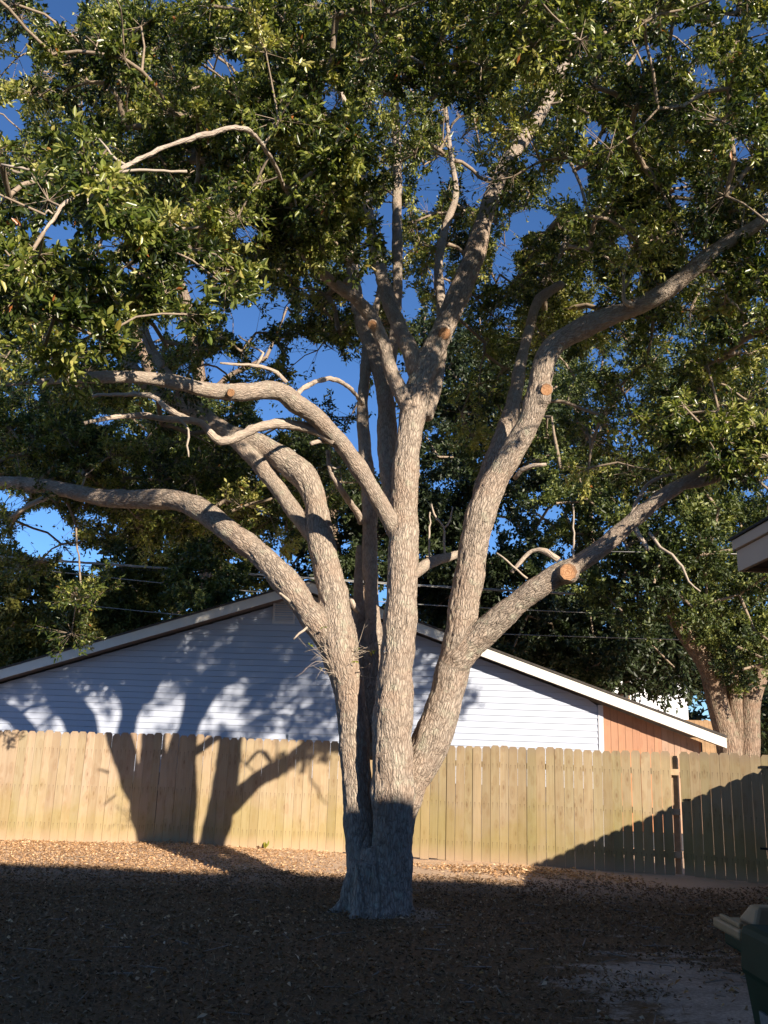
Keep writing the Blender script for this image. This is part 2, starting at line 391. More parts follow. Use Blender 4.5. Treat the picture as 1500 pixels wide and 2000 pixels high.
# ------------------------------------------------------------------ leaves
def leaf_verts(pos, axis, nrm, ln, wd, fold=.35, four=False):
    """pos/axis/nrm (N,3), ln/wd (N,). Folded blades: 4 verts 2 tris, or 6 verts 4 tris."""
    axis = axis / (np.linalg.norm(axis, axis=1)[:, None] + 1e-9)
    side = np.cross(axis, nrm); side /= np.linalg.norm(side, axis=1)[:, None] + 1e-9
    up = np.cross(side, axis); L, Wd = ln[:, None], wd[:, None] / 2; fold = fold * rng.uniform(.2, 2.2, len(pos))[:, None]; curl = rng.uniform(-.4, 1.6, len(pos))[:, None]
    if not four:
        v = np.stack([pos, pos + axis * L * .52 + side * Wd + up * Wd * fold, pos + axis * L - up * L * .10 * curl, pos + axis * L * .52 - side * Wd + up * Wd * fold], 1)
        f = np.array([[0, 1, 2], [0, 2, 3]])
    else:
        v = np.stack([pos, pos + axis * L * .35 + side * Wd * .9 + up * Wd * fold, pos + axis * L * .72 + side * Wd * .82 + up * (Wd * fold - L * .05 * curl),
                      pos + axis * L - up * L * .16 * curl, pos + axis * L * .72 - side * Wd * .82 + up * (Wd * fold - L * .05 * curl), pos + axis * L * .35 - side * Wd * .9 + up * Wd * fold], 1)
        f = np.array([[0, 1, 2], [0, 2, 3], [0, 3, 4], [0, 4, 5]])
    k = v.shape[1]; n = len(pos)
    F = (f[None] + (np.arange(n) * k)[:, None, None]).reshape(-1, 3)
    return v.reshape(-1, 3), F, k
def unit(n):
    v = rng.normal(size=(n, 3)); return v / np.linalg.norm(v, axis=1)[:, None]

# open sky between the boughs: (px, py, rx, ry)
GAPS = [(122, 28, 34, 24), (28, 132, 34, 24), (15, 245, 28, 34), (430, 132, 44, 18), (885, 245, 22, 44), (930, 360, 30, 46), (905, 300, 18, 26), (1040, 432, 50, 26), (1000, 470, 22, 22),
        (985, 520, 25, 40), (760, 430, 16, 60), (722, 565, 18, 36), (800, 600, 24, 30), (862, 555, 16, 26), (715, 540, 12, 20), (480, 625, 40, 34), (545, 605, 24, 28), (430, 715, 40, 24), (375, 560, 24, 46), (590, 690, 30, 34), (520, 690, 26, 24), (345, 640, 18, 26),
        (690, 735, 24, 34), (735, 690, 12, 22), (715, 850, 16, 30), (80, 1040, 52, 48), (160, 1085, 40, 18), (25, 985, 16, 20), (480, 455, 26, 18), (1380, 150, 22, 26), (1330, 62, 26, 22), (1165, 262, 26, 22), (835, 380, 20, 40),
        (1265, 95, 26, 16), (960, 1062, 14, 26), (1072, 1000, 28, 18), (1120, 345, 30, 24), (1330, 375, 22, 26), (1450, 290, 26, 24), (215, 470, 30, 22), (255, 520, 24, 18), (640, 190, 18, 30),
        (300, 650, 20, 26), (200, 820, 22, 14), (1475, 60, 18, 24), (640, 700, 26, 30), (535, 800, 40, 26), (860, 330, 20, 30), (400, 1120, 24, 12), (455, 1095, 20, 10), (1220, 470, 18, 14)]
GAPS = np.array(GAPS, float)
def gap_amount(px, py):
    d = ((px[:, None] - GAPS[None, :, 0]) / GAPS[None, :, 2]) ** 2 + ((py[:, None] - GAPS[None, :, 1]) / GAPS[None, :, 3]) ** 2
    return np.clip(1.35 - d.min(1), 0, 1)

def make_crown_leaves(clumps, n_twig, n_leaf, ln, wd, four):
    """clumps: (N,7) centre, radius, outward direction -> leaf arrays and twig ends"""
    C, Rr, D = clumps[:, :3], clumps[:, 3], clumps[:, 4:7]; N = len(C)
    c = np.repeat(C, n_twig, 0); r = np.repeat(Rr, n_twig); d = np.repeat(D, n_twig, 0)
    td = unit(len(c)) + d * .55 + np.array([0, 0, .12]); td /= np.linalg.norm(td, axis=1)[:, None]
    ends = c + td * (r * rng.uniform(.45, 1.05, len(c)))[:, None] * np.array([1, 1, .82])
    # leaves crowd the outer part of each twig
    t = rng.uniform(.35, 1.04, (len(c), n_leaf)) ** .7
    st = np.repeat(c, n_leaf, 0); en = np.repeat(ends, n_leaf, 0); tt = t.reshape(-1, 1)
    pos = st + (en - st) * tt + rng.normal(size=st.shape) * (.05 * np.repeat(r, n_leaf))[:, None]
    tdir = np.repeat(td, n_leaf, 0); n = len(pos)
    axis = tdir * .55 + unit(n) * .9 + np.array([0, 0, -.15])
    nrm = unit(n) + np.array([0, 0, .55])
    L = ln * rng.uniform(.45, 1.3, n); Wd = wd * rng.uniform(.7, 1.15, n)
    rn = np.clip(np.repeat(rng.normal(.42, .22, N), n_twig * n_leaf) + rng.normal(0, .2, n), 0, .95)
    odd = rng.random(n); rn = np.where(odd > .991, rng.uniform(.96, 1.0, n), rn)
    return pos, axis, nrm, L, Wd, rn, c, ends

# ------------------------------------------------------------------ the main oak
oak = empty('oak_tree', (.1, 10.4, 0), label='large multi-stemmed oak with pruned limbs standing in front of the plank fence', cat='tree', kind='thing')
# limbs: (px, py, width in photo px, distance)
LIMBS = {
 'base': [(742, 1860, 150, 10.05), (742, 1815, 132, 10.05), (742, 1770, 116, 10.1), (742, 1720, 104, 10.15), (742, 1660, 80, 10.2)],
 'L': [(709, 1825, 66, 10.02), (708, 1740, 62, 10.15), (706, 1650, 62, 10.3), (699, 1550, 60, 10.36), (693, 1480, 56, 10.38), (688, 1400, 57, 10.4), (680, 1335, 60, 10.42), (668, 1290, 68, 10.42), (662, 1250, 76, 10.5), (658, 1205, 62, 10.6), (650, 1160, 56, 10.7), (638, 1110, 54, 10.82), (627, 1060, 50, 10.92), (621, 1010, 45, 11.0), (612, 968, 45, 11.08), (590, 928, 50, 11.15), (552, 896, 48, 11.25), (512, 872, 43, 11.35), (470, 855, 36, 11.45), (430, 835, 33, 11.6), (380, 803, 31, 11.75), (310, 770, 28, 11.9), (255, 715, 24, 12.1), (210, 655, 20, 12.4), (170, 590, 15, 12.7)],
 'L1': [(655, 1262, 54, 10.5), (628, 1228, 52, 10.5), (595, 1185, 50, 10.6), (560, 1138, 50, 10.75), (510, 1085, 46, 10.95), (455, 1043, 44, 11.15), (400, 1001, 43, 11.5), (345, 978, 39, 11.8), (275, 975, 37, 12.1), (205, 972, 33, 12.4), (130, 958, 29, 12.65), (60, 946, 26, 12.9), (0, 942, 23, 13.1), (-80, 930, 20, 13.3), (-180, 900, 14, 13.5)],
 'L3': [(630, 1080, 26, 11.0), (598, 1030, 30, 11.05), (565, 985, 32, 11.15), (525, 930, 32, 11.3), (480, 880, 30, 11.3), (420, 825, 26, 11.6), (350, 760, 24, 12.0), (300, 690, 20, 12.3), (270, 610, 15, 12.6)],
 'C': [(764, 1835, 84, 9.95), (765, 1740, 76, 10.08), (766, 1650, 76, 10.08), (767, 1560, 78, 10.04), (766, 1470, 78, 10.02), (768, 1380, 74, 10.02), (773, 1310, 68, 10.02), (780, 1240, 63, 10.03), (785, 1160, 60, 10.06), (788, 1080, 56, 10.15), (790, 1000, 53, 10.3), (791, 930, 50, 10.3), (799, 860, 48, 10.35), (807, 805, 49, 10.4), (818, 755, 50, 10.4),
       (835, 708, 46, 10.45), (862, 650, 42, 10.5), (895, 577, 43, 10.6), (925, 502, 40, 10.7), (945, 432, 33, 10.8), (965, 372, 30, 10.9), (992, 312, 29, 11.0), (1025, 268, 27, 11.1), (1060, 214, 24, 11.2), (1090, 150, 21, 11.3), (1115, 95, 18, 11.4), (1140, 30, 14, 11.5)],
 'C2': [(818, 745, 34, 10.4), (803, 695, 33, 10.45), (782, 642, 30, 10.55), (764, 600, 29, 10.65), (747, 545, 26, 10.8), (732, 490, 23, 10.95), (722, 425, 20, 11.1), (712, 350, 16, 11.3), (705, 270, 12, 11.5)],
 'C3': [(803, 810, 34, 10.35), (786, 772, 30, 10.3), (763, 722, 27, 10.25), (748, 670, 27, 10.15), (728, 625, 26, 10.05), (695, 585, 25, 9.9), (660, 560, 23, 9.75), (620, 525, 20, 9.55), (592, 492, 18, 9.4), (565, 445, 14, 9.2), (545, 390, 12, 9.0), (520, 330, 10, 8.8), (505, 270, 8, 8.6)],
 'C4': [(783, 1060, 36, 10.25), (768, 1030, 32, 10.2), (745, 988, 34, 10.1), (715, 938, 33, 9.95), (685, 893, 34, 9.8), (650, 848, 34, 9.6), (612, 810, 34, 9.4), (578, 788, 38, 9.25), (556, 769, 38, 9.15), (528, 762, 36, 9.05), (490, 765, 34, 8.9), (450, 766, 33, 8.75), (400, 761, 30, 8.55), (350, 748, 28, 8.35), (300, 740, 26, 8.15), (250, 736, 26, 7.95), (190, 737, 24, 7.7), (148, 738, 22, 7.55), (105, 744, 17, 7.4), (60, 747, 12, 7.25), (10, 752, 9, 7.1)],
 'C5': [(790, 1130, 24, 10.35), (812, 1118, 24, 10.5), (835, 1102, 23, 10.65), (860, 1092, 20, 10.8), (882, 1086, 17, 10.9), (905, 1078, 13, 11.0), (940, 1065, 8, 11.1)],
 'C6': [(828, 815, 34, 10.5), (846, 765, 29, 10.62), (857, 722, 25, 10.8), (862, 670, 22, 11.2), (862, 590, 20, 11.8), (856, 520, 18, 12.2), (868, 450, 16, 12.4), (890, 380, 13, 12.4), (880, 300, 10, 12.4), (870, 200, 8, 12.4)],
 'B5': [(755, 800, 24, 11.1), (762, 720, 22, 11.6), (772, 640, 21, 12.0), (776, 560, 20, 12.2), (776, 480, 20, 12.2), (775, 400, 19, 12.2), (776, 330, 19, 12.2), (774, 250, 16, 12.2), (772, 180, 12, 12.2)],
 'B3': [(780, 1010, 36, 10.5), (766, 960, 36, 10.65), (757, 900, 37, 10.8), (756, 845, 37, 10.9), (755, 800, 35, 11.0), (748, 745, 32, 11.2), (730, 690, 30, 11.4), (708, 630, 29, 11.6), (692, 560, 26, 11.8), (685, 490, 23, 12.0), (675, 420, 20, 12.2), (665, 330, 15, 12.4)],
 'B2': [(745, 1480, 54, 10.65), (738, 1380, 50, 10.75), (733, 1290, 44, 10.85), (729, 1220, 30, 10.9), (725, 1150, 28, 10.95), (722, 1070, 30, 11.0), (722, 1000, 30, 11.0), (718, 930, 27, 11.05), (712, 865, 25, 11.1), (708, 800, 23, 11.2), (712, 740, 20, 11.3), (716, 680, 17, 11.4), (735, 600, 14, 11.6), (750, 520, 11, 11.8)],
 'B4': [(725, 1440, 44, 10.7), (712, 1340, 40, 10.85), (706, 1250, 32, 11.0), (700, 1160, 20, 11.1), (702, 1090, 16, 11.15), (703, 1065, 15, 11.15)],
 'R': [(770, 1760, 60, 10.2), (772, 1680, 62, 10.25), (778, 1600, 64, 10.28), (795, 1545, 66, 10.3), (818, 1498, 70, 10.3), (843, 1445, 72, 10.3), (866, 1380, 67, 10.3), (884, 1310, 62, 10.3), (897, 1250, 59, 10.25), (906, 1185, 58, 10.25), (917, 1120, 55, 10.2), (927, 1060, 55, 10.15), (940, 1002, 56, 10.1), (960, 952, 52, 10.1), (985, 910, 47, 10.05), (1008, 870, 44, 10.0), (1030, 830, 43, 9.95), (1044, 792, 46, 9.9),
       (1056, 742, 43, 9.85), (1064, 704, 42, 9.8), (1087, 670, 40, 9.75), (1130, 645, 40, 9.6), (1180, 622, 37, 9.45), (1230, 605, 34, 9.3), (1282, 580, 34, 9.1), (1332, 545, 31, 8.95), (1370, 510, 33, 8.8), (1402, 485, 27, 8.7), (1450, 456, 25, 8.55), (1490, 430, 23, 8.4), (1530, 385, 18, 8.3)],
 'R2': [(938, 1000, 46, 10.35), (952, 945, 45, 10.5), (972, 885, 42, 10.6), (993, 825, 35, 10.75), (1008, 765, 28, 10.9), (1018, 705, 22, 11.1), (1035, 640, 19, 11.3), (1048, 590, 16, 11.5), (1075, 530, 14, 11.7), (1105, 470, 12, 11.9), (1120, 400, 10, 12.1)],
 'R4': [(1035, 640, 17, 11.3), (1045, 600, 20, 11.25), (1065, 575, 21, 11.2), (1092, 558, 17, 11.15), (1098, 552, 14, 11.15)],
 'R3': [(890, 1290, 60, 10.25), (915, 1262, 56, 10.2), (945, 1236, 52, 10.15), (985, 1200, 47, 10.05), (1030, 1163, 45, 9.95), (1080, 1127, 41, 9.85), (1130, 1100, 37, 9.75), (1180, 1066, 34, 9.6), (1230, 1022, 31, 9.5), (1280, 980, 29, 9.35), (1330, 946, 25, 9.25), (1375, 918, 18, 9.15), (1405, 868, 13, 9.05), (1425, 800, 9, 9.0)],
 'R5': [(1320, 950, 18, 9.28), (1365, 942, 20, 9.2), (1410, 930, 19, 9.1), (1460, 918, 17, 9.0), (1520, 905, 15, 8.9), (1600, 880, 11, 8.7)],
}
def limb3d(pts, step=.05):
    out = []
    for px, py, w, Y in pts:
        p = at(px, py, Y); out.append([*p, w / 2 * depth_of(p) / F_PX])
    return catmull(out, step)
limb_pts = {k: limb3d(v) for k, v in LIMBS.items()}
for k, q in limb_pts.items():           # gentle natural swellings
    s = np.cumsum(np.r_[0, np.linalg.norm(np.diff(q[:, :3], axis=0), axis=1)])
    ph = rng.uniform(0, 6, 3); q[:, 3] *= 1 + .035 * np.sin(s * 7 + ph[0]) + .025 * np.sin(s * 17 + ph[1])
tv, tf = [], []
for k, q in limb_pts.items():
    v, f = tube_vf(q[:, :3], q[:, 3], 14); b = len(tv); tv += v; tf += [[b + i for i in g] for g in f]
# root flare: buttresses running down into the soil
for ang, ln, rr in ((188, .56, .06), (236, .46, .05), (282, .44, .05), (318, .54, .06), (352, .50, .06), (40, .45, .06), (120, .45, .06)):
    a = R_(ang); dv = np.array([math.cos(a), math.sin(a)])
    P = [[.05 + dv[0] * .16, 10.15 + dv[1] * .16, .5], [.05 + dv[0] * .25, 10.15 + dv[1] * .25, .24], [.05 + dv[0] * .33, 10.15 + dv[1] * .33, .07], [.05 + dv[0] * ln, 10.12 + dv[1] * ln, -.07]]
    v, f = tube_vf(catmull(np.array(P), .06), np.linspace(.13, rr * .7, len(catmull(np.array(P), .06))), 10); b = len(tv); tv += v; tf += [[b + i for i in g] for g in f]
# burr on the left stem and collars under the saw cuts
def blob(c, r, sq=(1, 1, 1)):
    bm = bmesh.new(); bmesh.ops.create_icosphere(bm, subdivisions=2, radius=1.0)
    v = [tuple(np.array(x.co) * r * np.array(sq) + c) for x in bm.verts]; f = [[y.index for y in x.verts] for x in bm.faces]; bm.free(); return v, f
for px, py, Y, w in ((655, 1278, 10.33, 34), (678, 1296, 10.35, 32), (668, 1310, 10.37, 26), (645, 1262, 10.37, 30), (1060, 778, 9.8, 30), (1062, 690, 9.75, 24), (940, 1128, 10.15, 12), (1372, 505, 8.78, 26), (690, 1320, 10.35, 22), (650, 1300, 10.42, 30)):
    c = at(px, py, Y); v, f = blob(c, w / 2 * depth_of(c) / F_PX); b = len(tv); tv += v; tf += [[b + i for i in g] for g in f]

def towards(p, tilt=(0, 0, 0)):
    d = CAM - p; d /= np.linalg.norm(d); d = d + np.array(tilt); return d / np.linalg.norm(d)
CUTS = [(1067, 761, 9.70, 24, (.25, 0, -.05), .10), (1110, 1117, 9.62, 34, (.05, 0, .1), .12), (868, 651, 10.32, 25, (.25, 0, -.25), .10), (727, 634, 9.93, 18, (-.1, 0, -.1), .06), (451, 767, 8.60, 15, (0, 0, -.3), .05), (1232, 590, 9.15, 12, (-.2, 0, .5), .06)]
cut_rec = []
for px, py, Y, w, tl, ln in CUTS:
    c = at(px, py, Y); r = w / 2 * depth_of(c) / F_PX; d = towards(c, tl)
    v, f = tube_vf([c - d * (ln + .08), c - d * .05, c - d * .018, c - d * .002], [r * 1.35, r * 1.12, r * 1.2, r * 1.1], 14); b = len(tv); tv += v; tf += [[b + i for i in g] for g in f]
    cut_rec.append((c, r, d))

raw = bpy.data.meshes.new('trunk_raw'); raw.from_pydata([tuple(p) for p in tv], [], tf); raw.update()
tmp = bpy.data.objects.new('trunk_raw', raw); COL.objects.link(tmp)
m = tmp.modifiers.new('r', 'REMESH'); m.mode = 'VOXEL'; m.voxel_size = .020; m.adaptivity = 0
m = tmp.modifiers.new('s', 'SMOOTH'); m.factor = .5; m.iterations = 6
dg = bpy.context.evaluated_depsgraph_get(); ev = tmp.evaluated_get(dg)
trunk_me = bpy.data.meshes.new_from_object(ev); trunk_me.name = 'trunk'
bpy.data.objects.remove(tmp); bpy.data.meshes.remove(raw)

allq, fr = [], []
for k, q in limb_pts.items():
    T, N, B = frames_along(q[:, :3]); s = np.cumsum(np.r_[0, np.linalg.norm(np.diff(q[:, :3], axis=0), axis=1)])
    o = (hash(k) % 7) if False else (sum(map(ord, k)) % 13) * .7
    kk = np.clip((.155 / np.maximum(q[:, 3], .01)) ** .7, 1.0, 2.4); S = np.cumsum(np.r_[0, np.diff(s) * kk[1:]])
    for i in range(len(q)): allq.append(q[i]); fr.append((N[i], B[i], S[i] + o, T[i], kk[i]))
allq = np.array(allq); kd = KDTree(len(allq))
for i, q in enumerate(allq): kd.insert(q[:3], i)
kd.balance()
nv = len(trunk_me.vertices); co = np.empty(nv * 3, np.float32); trunk_me.vertices.foreach_get('co', co); co = co.reshape(-1, 3).astype(float)
no = np.empty(nv * 3, np.float32); trunk_me.vertex_normals.foreach_get('vector', no); no = no.reshape(-1, 3).astype(float)
rough_ = np.zeros(nv); bark = np.zeros((nv, 3)); disp = np.zeros(nv)
for i in range(nv):
    p = co[i]; best, bi = 9, 0
    for _, j, d in kd.find_n(p, 6):
        e = d - allq[j, 3]
        if e < best: best, bi = e, j
    N, B, s, T, kf = fr[bi]; dv = p - allq[bi, :3]; r = allq[bi, 3]
    a, b_, ss = dv @ N * kf, dv @ B * kf, s + dv @ T * kf
    bark[i] = (a, b_, ss)
    k = min(1.0, r / .16)
    n1 = noise.noise((a * 26, b_ * 26, ss * 5.0)); n2 = noise.noise((a * 55, b_ * 55, ss * 13.0)); n3 = noise.noise((a * 5, b_ * 5, ss * 3.0))
    disp[i] = k ** 1.5 * (.013 * (1 - 2 * abs(n1)) + .005 * n2) + r * .10 * n3; rough_[i] = 1 / kf
co = co + no * disp[:, None]
trunk_me.vertices.foreach_set('co', (co - np.array(oak.location)).astype(np.float32).ravel())
at_ = trunk_me.attributes.new('bark', 'FLOAT_VECTOR', 'POINT'); at_.data.foreach_set('vector', bark.astype(np.float32).ravel())
ar_ = trunk_me.attributes.new('furrow', 'FLOAT', 'POINT'); ar_.data.foreach_set('value', rough_.astype(np.float32)); trunk_me.polygons.foreach_set('use_smooth', np.ones(len(trunk_me.polygons), bool)); trunk_me.update()
trunk = link_mesh('trunk', trunk_me, BARK, oak)

for c, r, d in cut_rec:
    n, N, B = 18, *frames_along(np.array([c, c + d]))[1:]
    rr = [r * (1 + .06 * math.sin(3 * i + c[0] * 9)) for i in range(n)]
    ring = lambda h, s: [c + d * h + (N[0] * math.cos(2 * math.pi * i / n) + B[0] * math.sin(2 * math.pi * i / n)) * rr[i] * s for i in range(n)]
    MB().prism(ring(-.02, 1), ring(.012, .97)).build('cut_end', CUT, oak, bevel=.002, label='fresh orange saw cut on a pruned limb')

# explicit bare or smaller branches (each a part)
BR = [
 [(652, 862, 20, 9.62), (620, 842, 20, 9.55), (580, 832, 21, 9.5), (540, 828, 21, 9.4), (500, 836, 19, 9.35), (462, 855, 19, 9.3), (430, 862, 17, 9.25), (410, 845, 15, 9.2), (395, 827, 14, 9.15), (362, 820, 14, 9.05), (318, 818, 13, 8.95), (275, 812, 12, 8.85), (220, 815, 10, 8.7), (165, 826, 8, 8.6)],
 [(150, 736, 18, 7.55), (118, 724, 15, 7.5), (90, 715, 13, 7.45), (62, 694, 10, 7.4), (35, 680, 8, 7.3)],
 [(372, 820, 12, 9.1), (330, 800, 11, 9.2), (300, 775, 10, 9.3), (255, 770, 8, 9.4), (180, 772, 6, 9.5)],
 [(592, 495, 8, 9.4), (575, 420, 8, 8.6), (540, 330, 8, 7.5), (495, 262, 9, 6.6), (455, 250, 10, 6.3), (415, 260, 11, 6.25), (370, 271, 10, 6.2), (310, 292, 9, 6.1), (245, 325, 9, 6.0), (200, 350, 8, 5.95), (160, 375, 8, 5.9), (120, 402, 7, 5.85), (103, 428, 7, 5.8), (78, 466, 5, 5.75)],
 [(245, 322, 5, 6.0), (225, 310, 5, 6.0), (210, 290, 4, 6.0), (192, 270, 3, 6.0)],
 [(103, 418, 5, 5.82), (95, 412, 4, 5.8), (88, 420, 3, 5.8)],
 [(170, 370, 4, 5.92), (172, 395, 3, 5.9), (171, 440, 2, 5.88)],
 [(365, 335, 6, 6.6), (300, 333, 5, 6.5), (210, 335, 6, 6.4), (140, 330, 6, 6.3), (120, 340, 5, 6.25), (98, 347, 4, 6.2)],
 [(68, 333, 5, 6.2), (40, 328, 5, 6.2), (0, 322, 4, 6.2)],
 [(255, 380, 6, 6.6), (235, 400, 6, 6.6), (212, 420, 4, 6.6)],
 [(600, 140, 9, 8.2), (580, 165, 9, 8.2), (550, 205, 9, 8.2), (528, 240, 8, 8.2), (510, 270, 7, 8.3)],
 [(500, 285, 9, 8.4), (485, 298, 8, 8.3), (487, 325, 8, 8.3), (480, 352, 8, 8.3), (450, 378, 7, 8.2), (430, 400, 6, 8.2)],
 [(440, 385, 6, 8.2), (400, 388, 4, 8.2), (365, 402, 3, 8.2)],
 [(470, 385, 16, 9.2), (488, 412, 15, 9.2), (505, 432, 14, 9.2)],
 [(455, 438, 8, 9.0), (420, 437, 8, 9.0), (370, 438, 7, 9.0)],
 [(440, 368, 10, 9.0), (415, 352, 9, 9.0), (385, 348, 7, 9.0)],
 [(565, 415, 10, 9.1), (548, 400, 8, 9.0), (545, 385, 6, 9.0)],
 [(560, 747, 8, 9.1), (540, 728, 8, 9.05), (510, 716, 8, 9.0), (470, 713, 6, 8.95), (430, 709, 4, 8.9)],
 [(500, 715, 6, 9.0), (515, 690, 5, 9.0), (490, 675, 4, 9.0), (465, 655, 3, 9.0)],
 [(575, 775, 9, 9.2), (590, 760, 10, 9.3), (610, 748, 10, 9.5), (640, 740, 10, 9.8), (665, 746, 9, 10.1), (690, 765, 8, 10.5), (708, 790, 8, 11.0)],
 [(640, 880, 9, 9.8), (642, 905, 9, 9.9), (650, 930, 10, 10.0), (670, 962, 12, 10.2), (690, 990, 13, 10.6), (706, 1020, 13, 10.9)],
 [(642, 905, 6, 9.9), (655, 915, 5, 9.9), (665, 912, 4, 9.9)],
 [(640, 862, 9, 9.7), (622, 862, 9, 9.6), (606, 867, 7, 9.55)],
 [(1290, 368, 4, 8.6), (1308, 410, 4, 8.65), (1325, 450, 5, 8.75), (1338, 490, 6, 8.85), (1340, 505, 7, 8.9)],
 [(1240, 592, 14, 9.2), (1228, 594, 13, 9.15), (1219, 585, 8, 9.1), (1217, 560, 6, 9.1), (1222, 520, 5, 9.1), (1226, 490, 4, 9.1)],
 [(1219, 565, 5, 9.1), (1232, 545, 5, 9.1), (1245, 515, 5, 9.1), (1250, 490, 3, 9.1)],
 [(1370, 530, 6, 8.9), (1400, 529, 6, 8.8), (1430, 535, 6, 8.8), (1450, 552, 5, 8.8), (1465, 568, 3, 8.8)],
 [(1390, 535, 5, 8.9), (1412, 560, 5, 8.9), (1430, 590, 5, 8.9), (1455, 612, 3, 8.9)],
 [(1378, 490, 4, 8.7), (1382, 450, 5, 8.6), (1380, 400, 4, 8.6), (1384, 365, 3, 8.6)],
 [(1448, 455, 4, 8.5), (1452, 410, 4, 8.5), (1458, 360, 3, 8.5)],
 [(1110, 480, 7, 9.6), (1150, 488, 7, 9.5), (1190, 505, 6, 9.4)],
 [(1120, 1094, 4, 9.7), (1121, 1050, 4, 9.7), (1120, 985, 3, 9.7)],
 [(868, 1088, 5, 10.8), (867, 1050, 5, 10.8), (866, 1030, 4, 10.8), (848, 1005, 4, 10.8), (842, 985, 3, 10.8)],
 [(866, 1032, 4, 10.8), (880, 1015, 4, 10.8), (884, 990, 3, 10.8)],
 [(838, 1095, 4, 10.7), (838, 1050, 4, 10.7), (841, 1000, 3, 10.7)],
 [(1030, 1130, 4, 9.9), (1000, 1105, 4, 9.9), (970, 1080, 3, 9.9)],
 [(1005, 935, 9, 10.05), (1020, 918, 9, 9.95), (1042, 909, 8, 9.85), (1066, 907, 6, 9.8)],
 [(1230, 1010, 8, 9.45), (1250, 970, 8, 9.4), (1265, 945, 7, 9.35), (1290, 932, 6, 9.3), (1320, 924, 4, 9.2)],
 [(1390, 908, 10, 9.1), (1400, 885, 9, 9.1), (1425, 884, 7, 9.0)],
 [(1000, 1118, 9, 9.95), (1040, 1075, 8, 9.9), (1065, 1078, 12, 9.85), (1092, 1093, 12, 9.8)],
 [(1240, 1030, 12, 9.5), (1252, 1050, 9, 9.4), (1265, 1075, 7, 9.3)],
 [(1268, 1040, 6, 9.4), (1290, 1068, 6, 9.3), (1312, 1085, 5, 9.2), (1332, 1106, 5, 9.2), (1346, 1136, 4, 9.2), (1368, 1155, 3, 9.2)],
 [(840, 195, 9, 10.0), (852, 180, 14, 10.0), (838, 160, 13, 10.0), (822, 142, 11, 10.0)],
 [(690, 240, 10, 10.5), (650, 150, 10, 10.5), (620, 130, 9, 10.4)],
 [(1412, 172, 5, 8.8), (1420, 182, 6, 8.8), (1445, 186, 6, 8.8), (1475, 180, 5, 8.8), (1500, 165, 4, 8.8)],
 [(1120, 335, 8, 10), (1150, 300, 8, 10), (1190, 230, 8, 10), (1230, 120, 9, 10), (1300, 30, 9, 9.5), (1340, -20, 9, 9.2)],
 [(1190, 72, 12, 9.6), (1230, 58, 13, 9.5), (1275, 30, 13, 9.4), (1320, 5, 12, 9.3)],
 [(566, 1175, 6, 10.35), (552, 1162, 5, 10.3), (547, 1158, 4, 10.25)],
 [(600, 1225, 5, 10.25), (584, 1238, 5, 10.2), (573, 1249, 3, 10.2)],
 [(700, 1195, 10, 10.7), (690, 1180, 10, 10.6), (684, 1172, 8, 10.6)],
 [(350, 820, 6, 9.0), (368, 840, 5, 9.0), (366, 870, 4, 9.0), (370, 890, 3, 9.0)],
 [(60, 540, 6, 6.3), (110, 560, 6, 6.3), (170, 590, 5, 6.3)],
 [(155, 965, 5, 12.6), (165, 935, 4, 12.55), (168, 925, 3, 12.5)],
 [(115, 960, 12, 12.7), (60, 985, 9, 12.6), (20, 1010, 6, 12.5)],
]
branch_nodes = []
for i, B_ in enumerate(BR):
    q = limb3d(B_, .06); thin = max(b[2] for b in B_) < 7
    n = rng.normal(0, 1, (len(q), 3)) * .004; n[0] = 0; q[:, :3] += n; q[:, 3] = np.maximum(q[:, 3] * (1 + .08 * rng.normal(size=len(q))), .0025)
    v, f = tube_vf(q[:, :3], q[:, 3], 6 if thin else 9)
    T, N, B = frames_along(q[:, :3]); s = np.cumsum(np.r_[0, np.linalg.norm(np.diff(q[:, :3], axis=0), axis=1)]); k = 6 if thin else 9; a = np.arange(k) * 2 * np.pi / k
    o = mesh('branch', v, f, DEAD if thin else BARK, oak, True)
    if not thin:
        bv = np.stack([np.outer(q[:, 3], np.cos(a)).ravel(), np.outer(q[:, 3], np.sin(a)).ravel(), np.repeat(s, k) + i], -1)
        aa = o.data.attributes.new('bark', 'FLOAT_VECTOR', 'POINT'); aa.data.foreach_set('vector', bv.astype(np.float32).ravel())
    for j in range(0, len(q), 4): branch_nodes.append(q[j])
# water sprouts bristling from the burr
for k in range(26):
    px, py = random.uniform(640, 705), random.uniform(1255, 1320)
    if 655 < px < 690 and random.random() < .5: px = random.choice((642, 703))
    p = at(px, py, 10.28); s = -1 if px < 668 else 1
    e = p + np.array([s * random.uniform(.05, .32), random.uniform(-.12, .05), random.uniform(-.12, .34)]); mid = (p + e) / 2 + np.array([0, 0, random.uniform(-.06, .08)])
    q = catmull(np.array([p, mid, e]), .06); v, f = tube_vf(q, np.linspace(.0036, .0013, len(q)), 5); sp_ = MB().add(v, f)
    for _ in range(random.randint(0, 2)):
        i = random.randint(1, max(1, len(q) - 2)); d_ = unit(1)[0] * .10 + (q[-1] - q[0]) * .3; sp_.tube(catmull(np.array([q[i], q[i] + d_ * .5 + unit(1)[0] * .012, q[i] + d_]), .05), np.linspace(.0022, .0009, len(catmull(np.array([q[i], q[i] + d_ * .5, q[i] + d_]), .05))) if False else .0016, 4)
    so__ = sp_.build('sprout', DEAD, oak, True)
    if k % 3 == 0:
        lv_, lf_, _ = leaf_verts(np.repeat(q[-1][None], 3, 0), unit(3), unit(3), np.full(3, .05), np.full(3, .022), .3, True); mesh('sprout_leaves', lv_, lf_, LEAF1, so__)
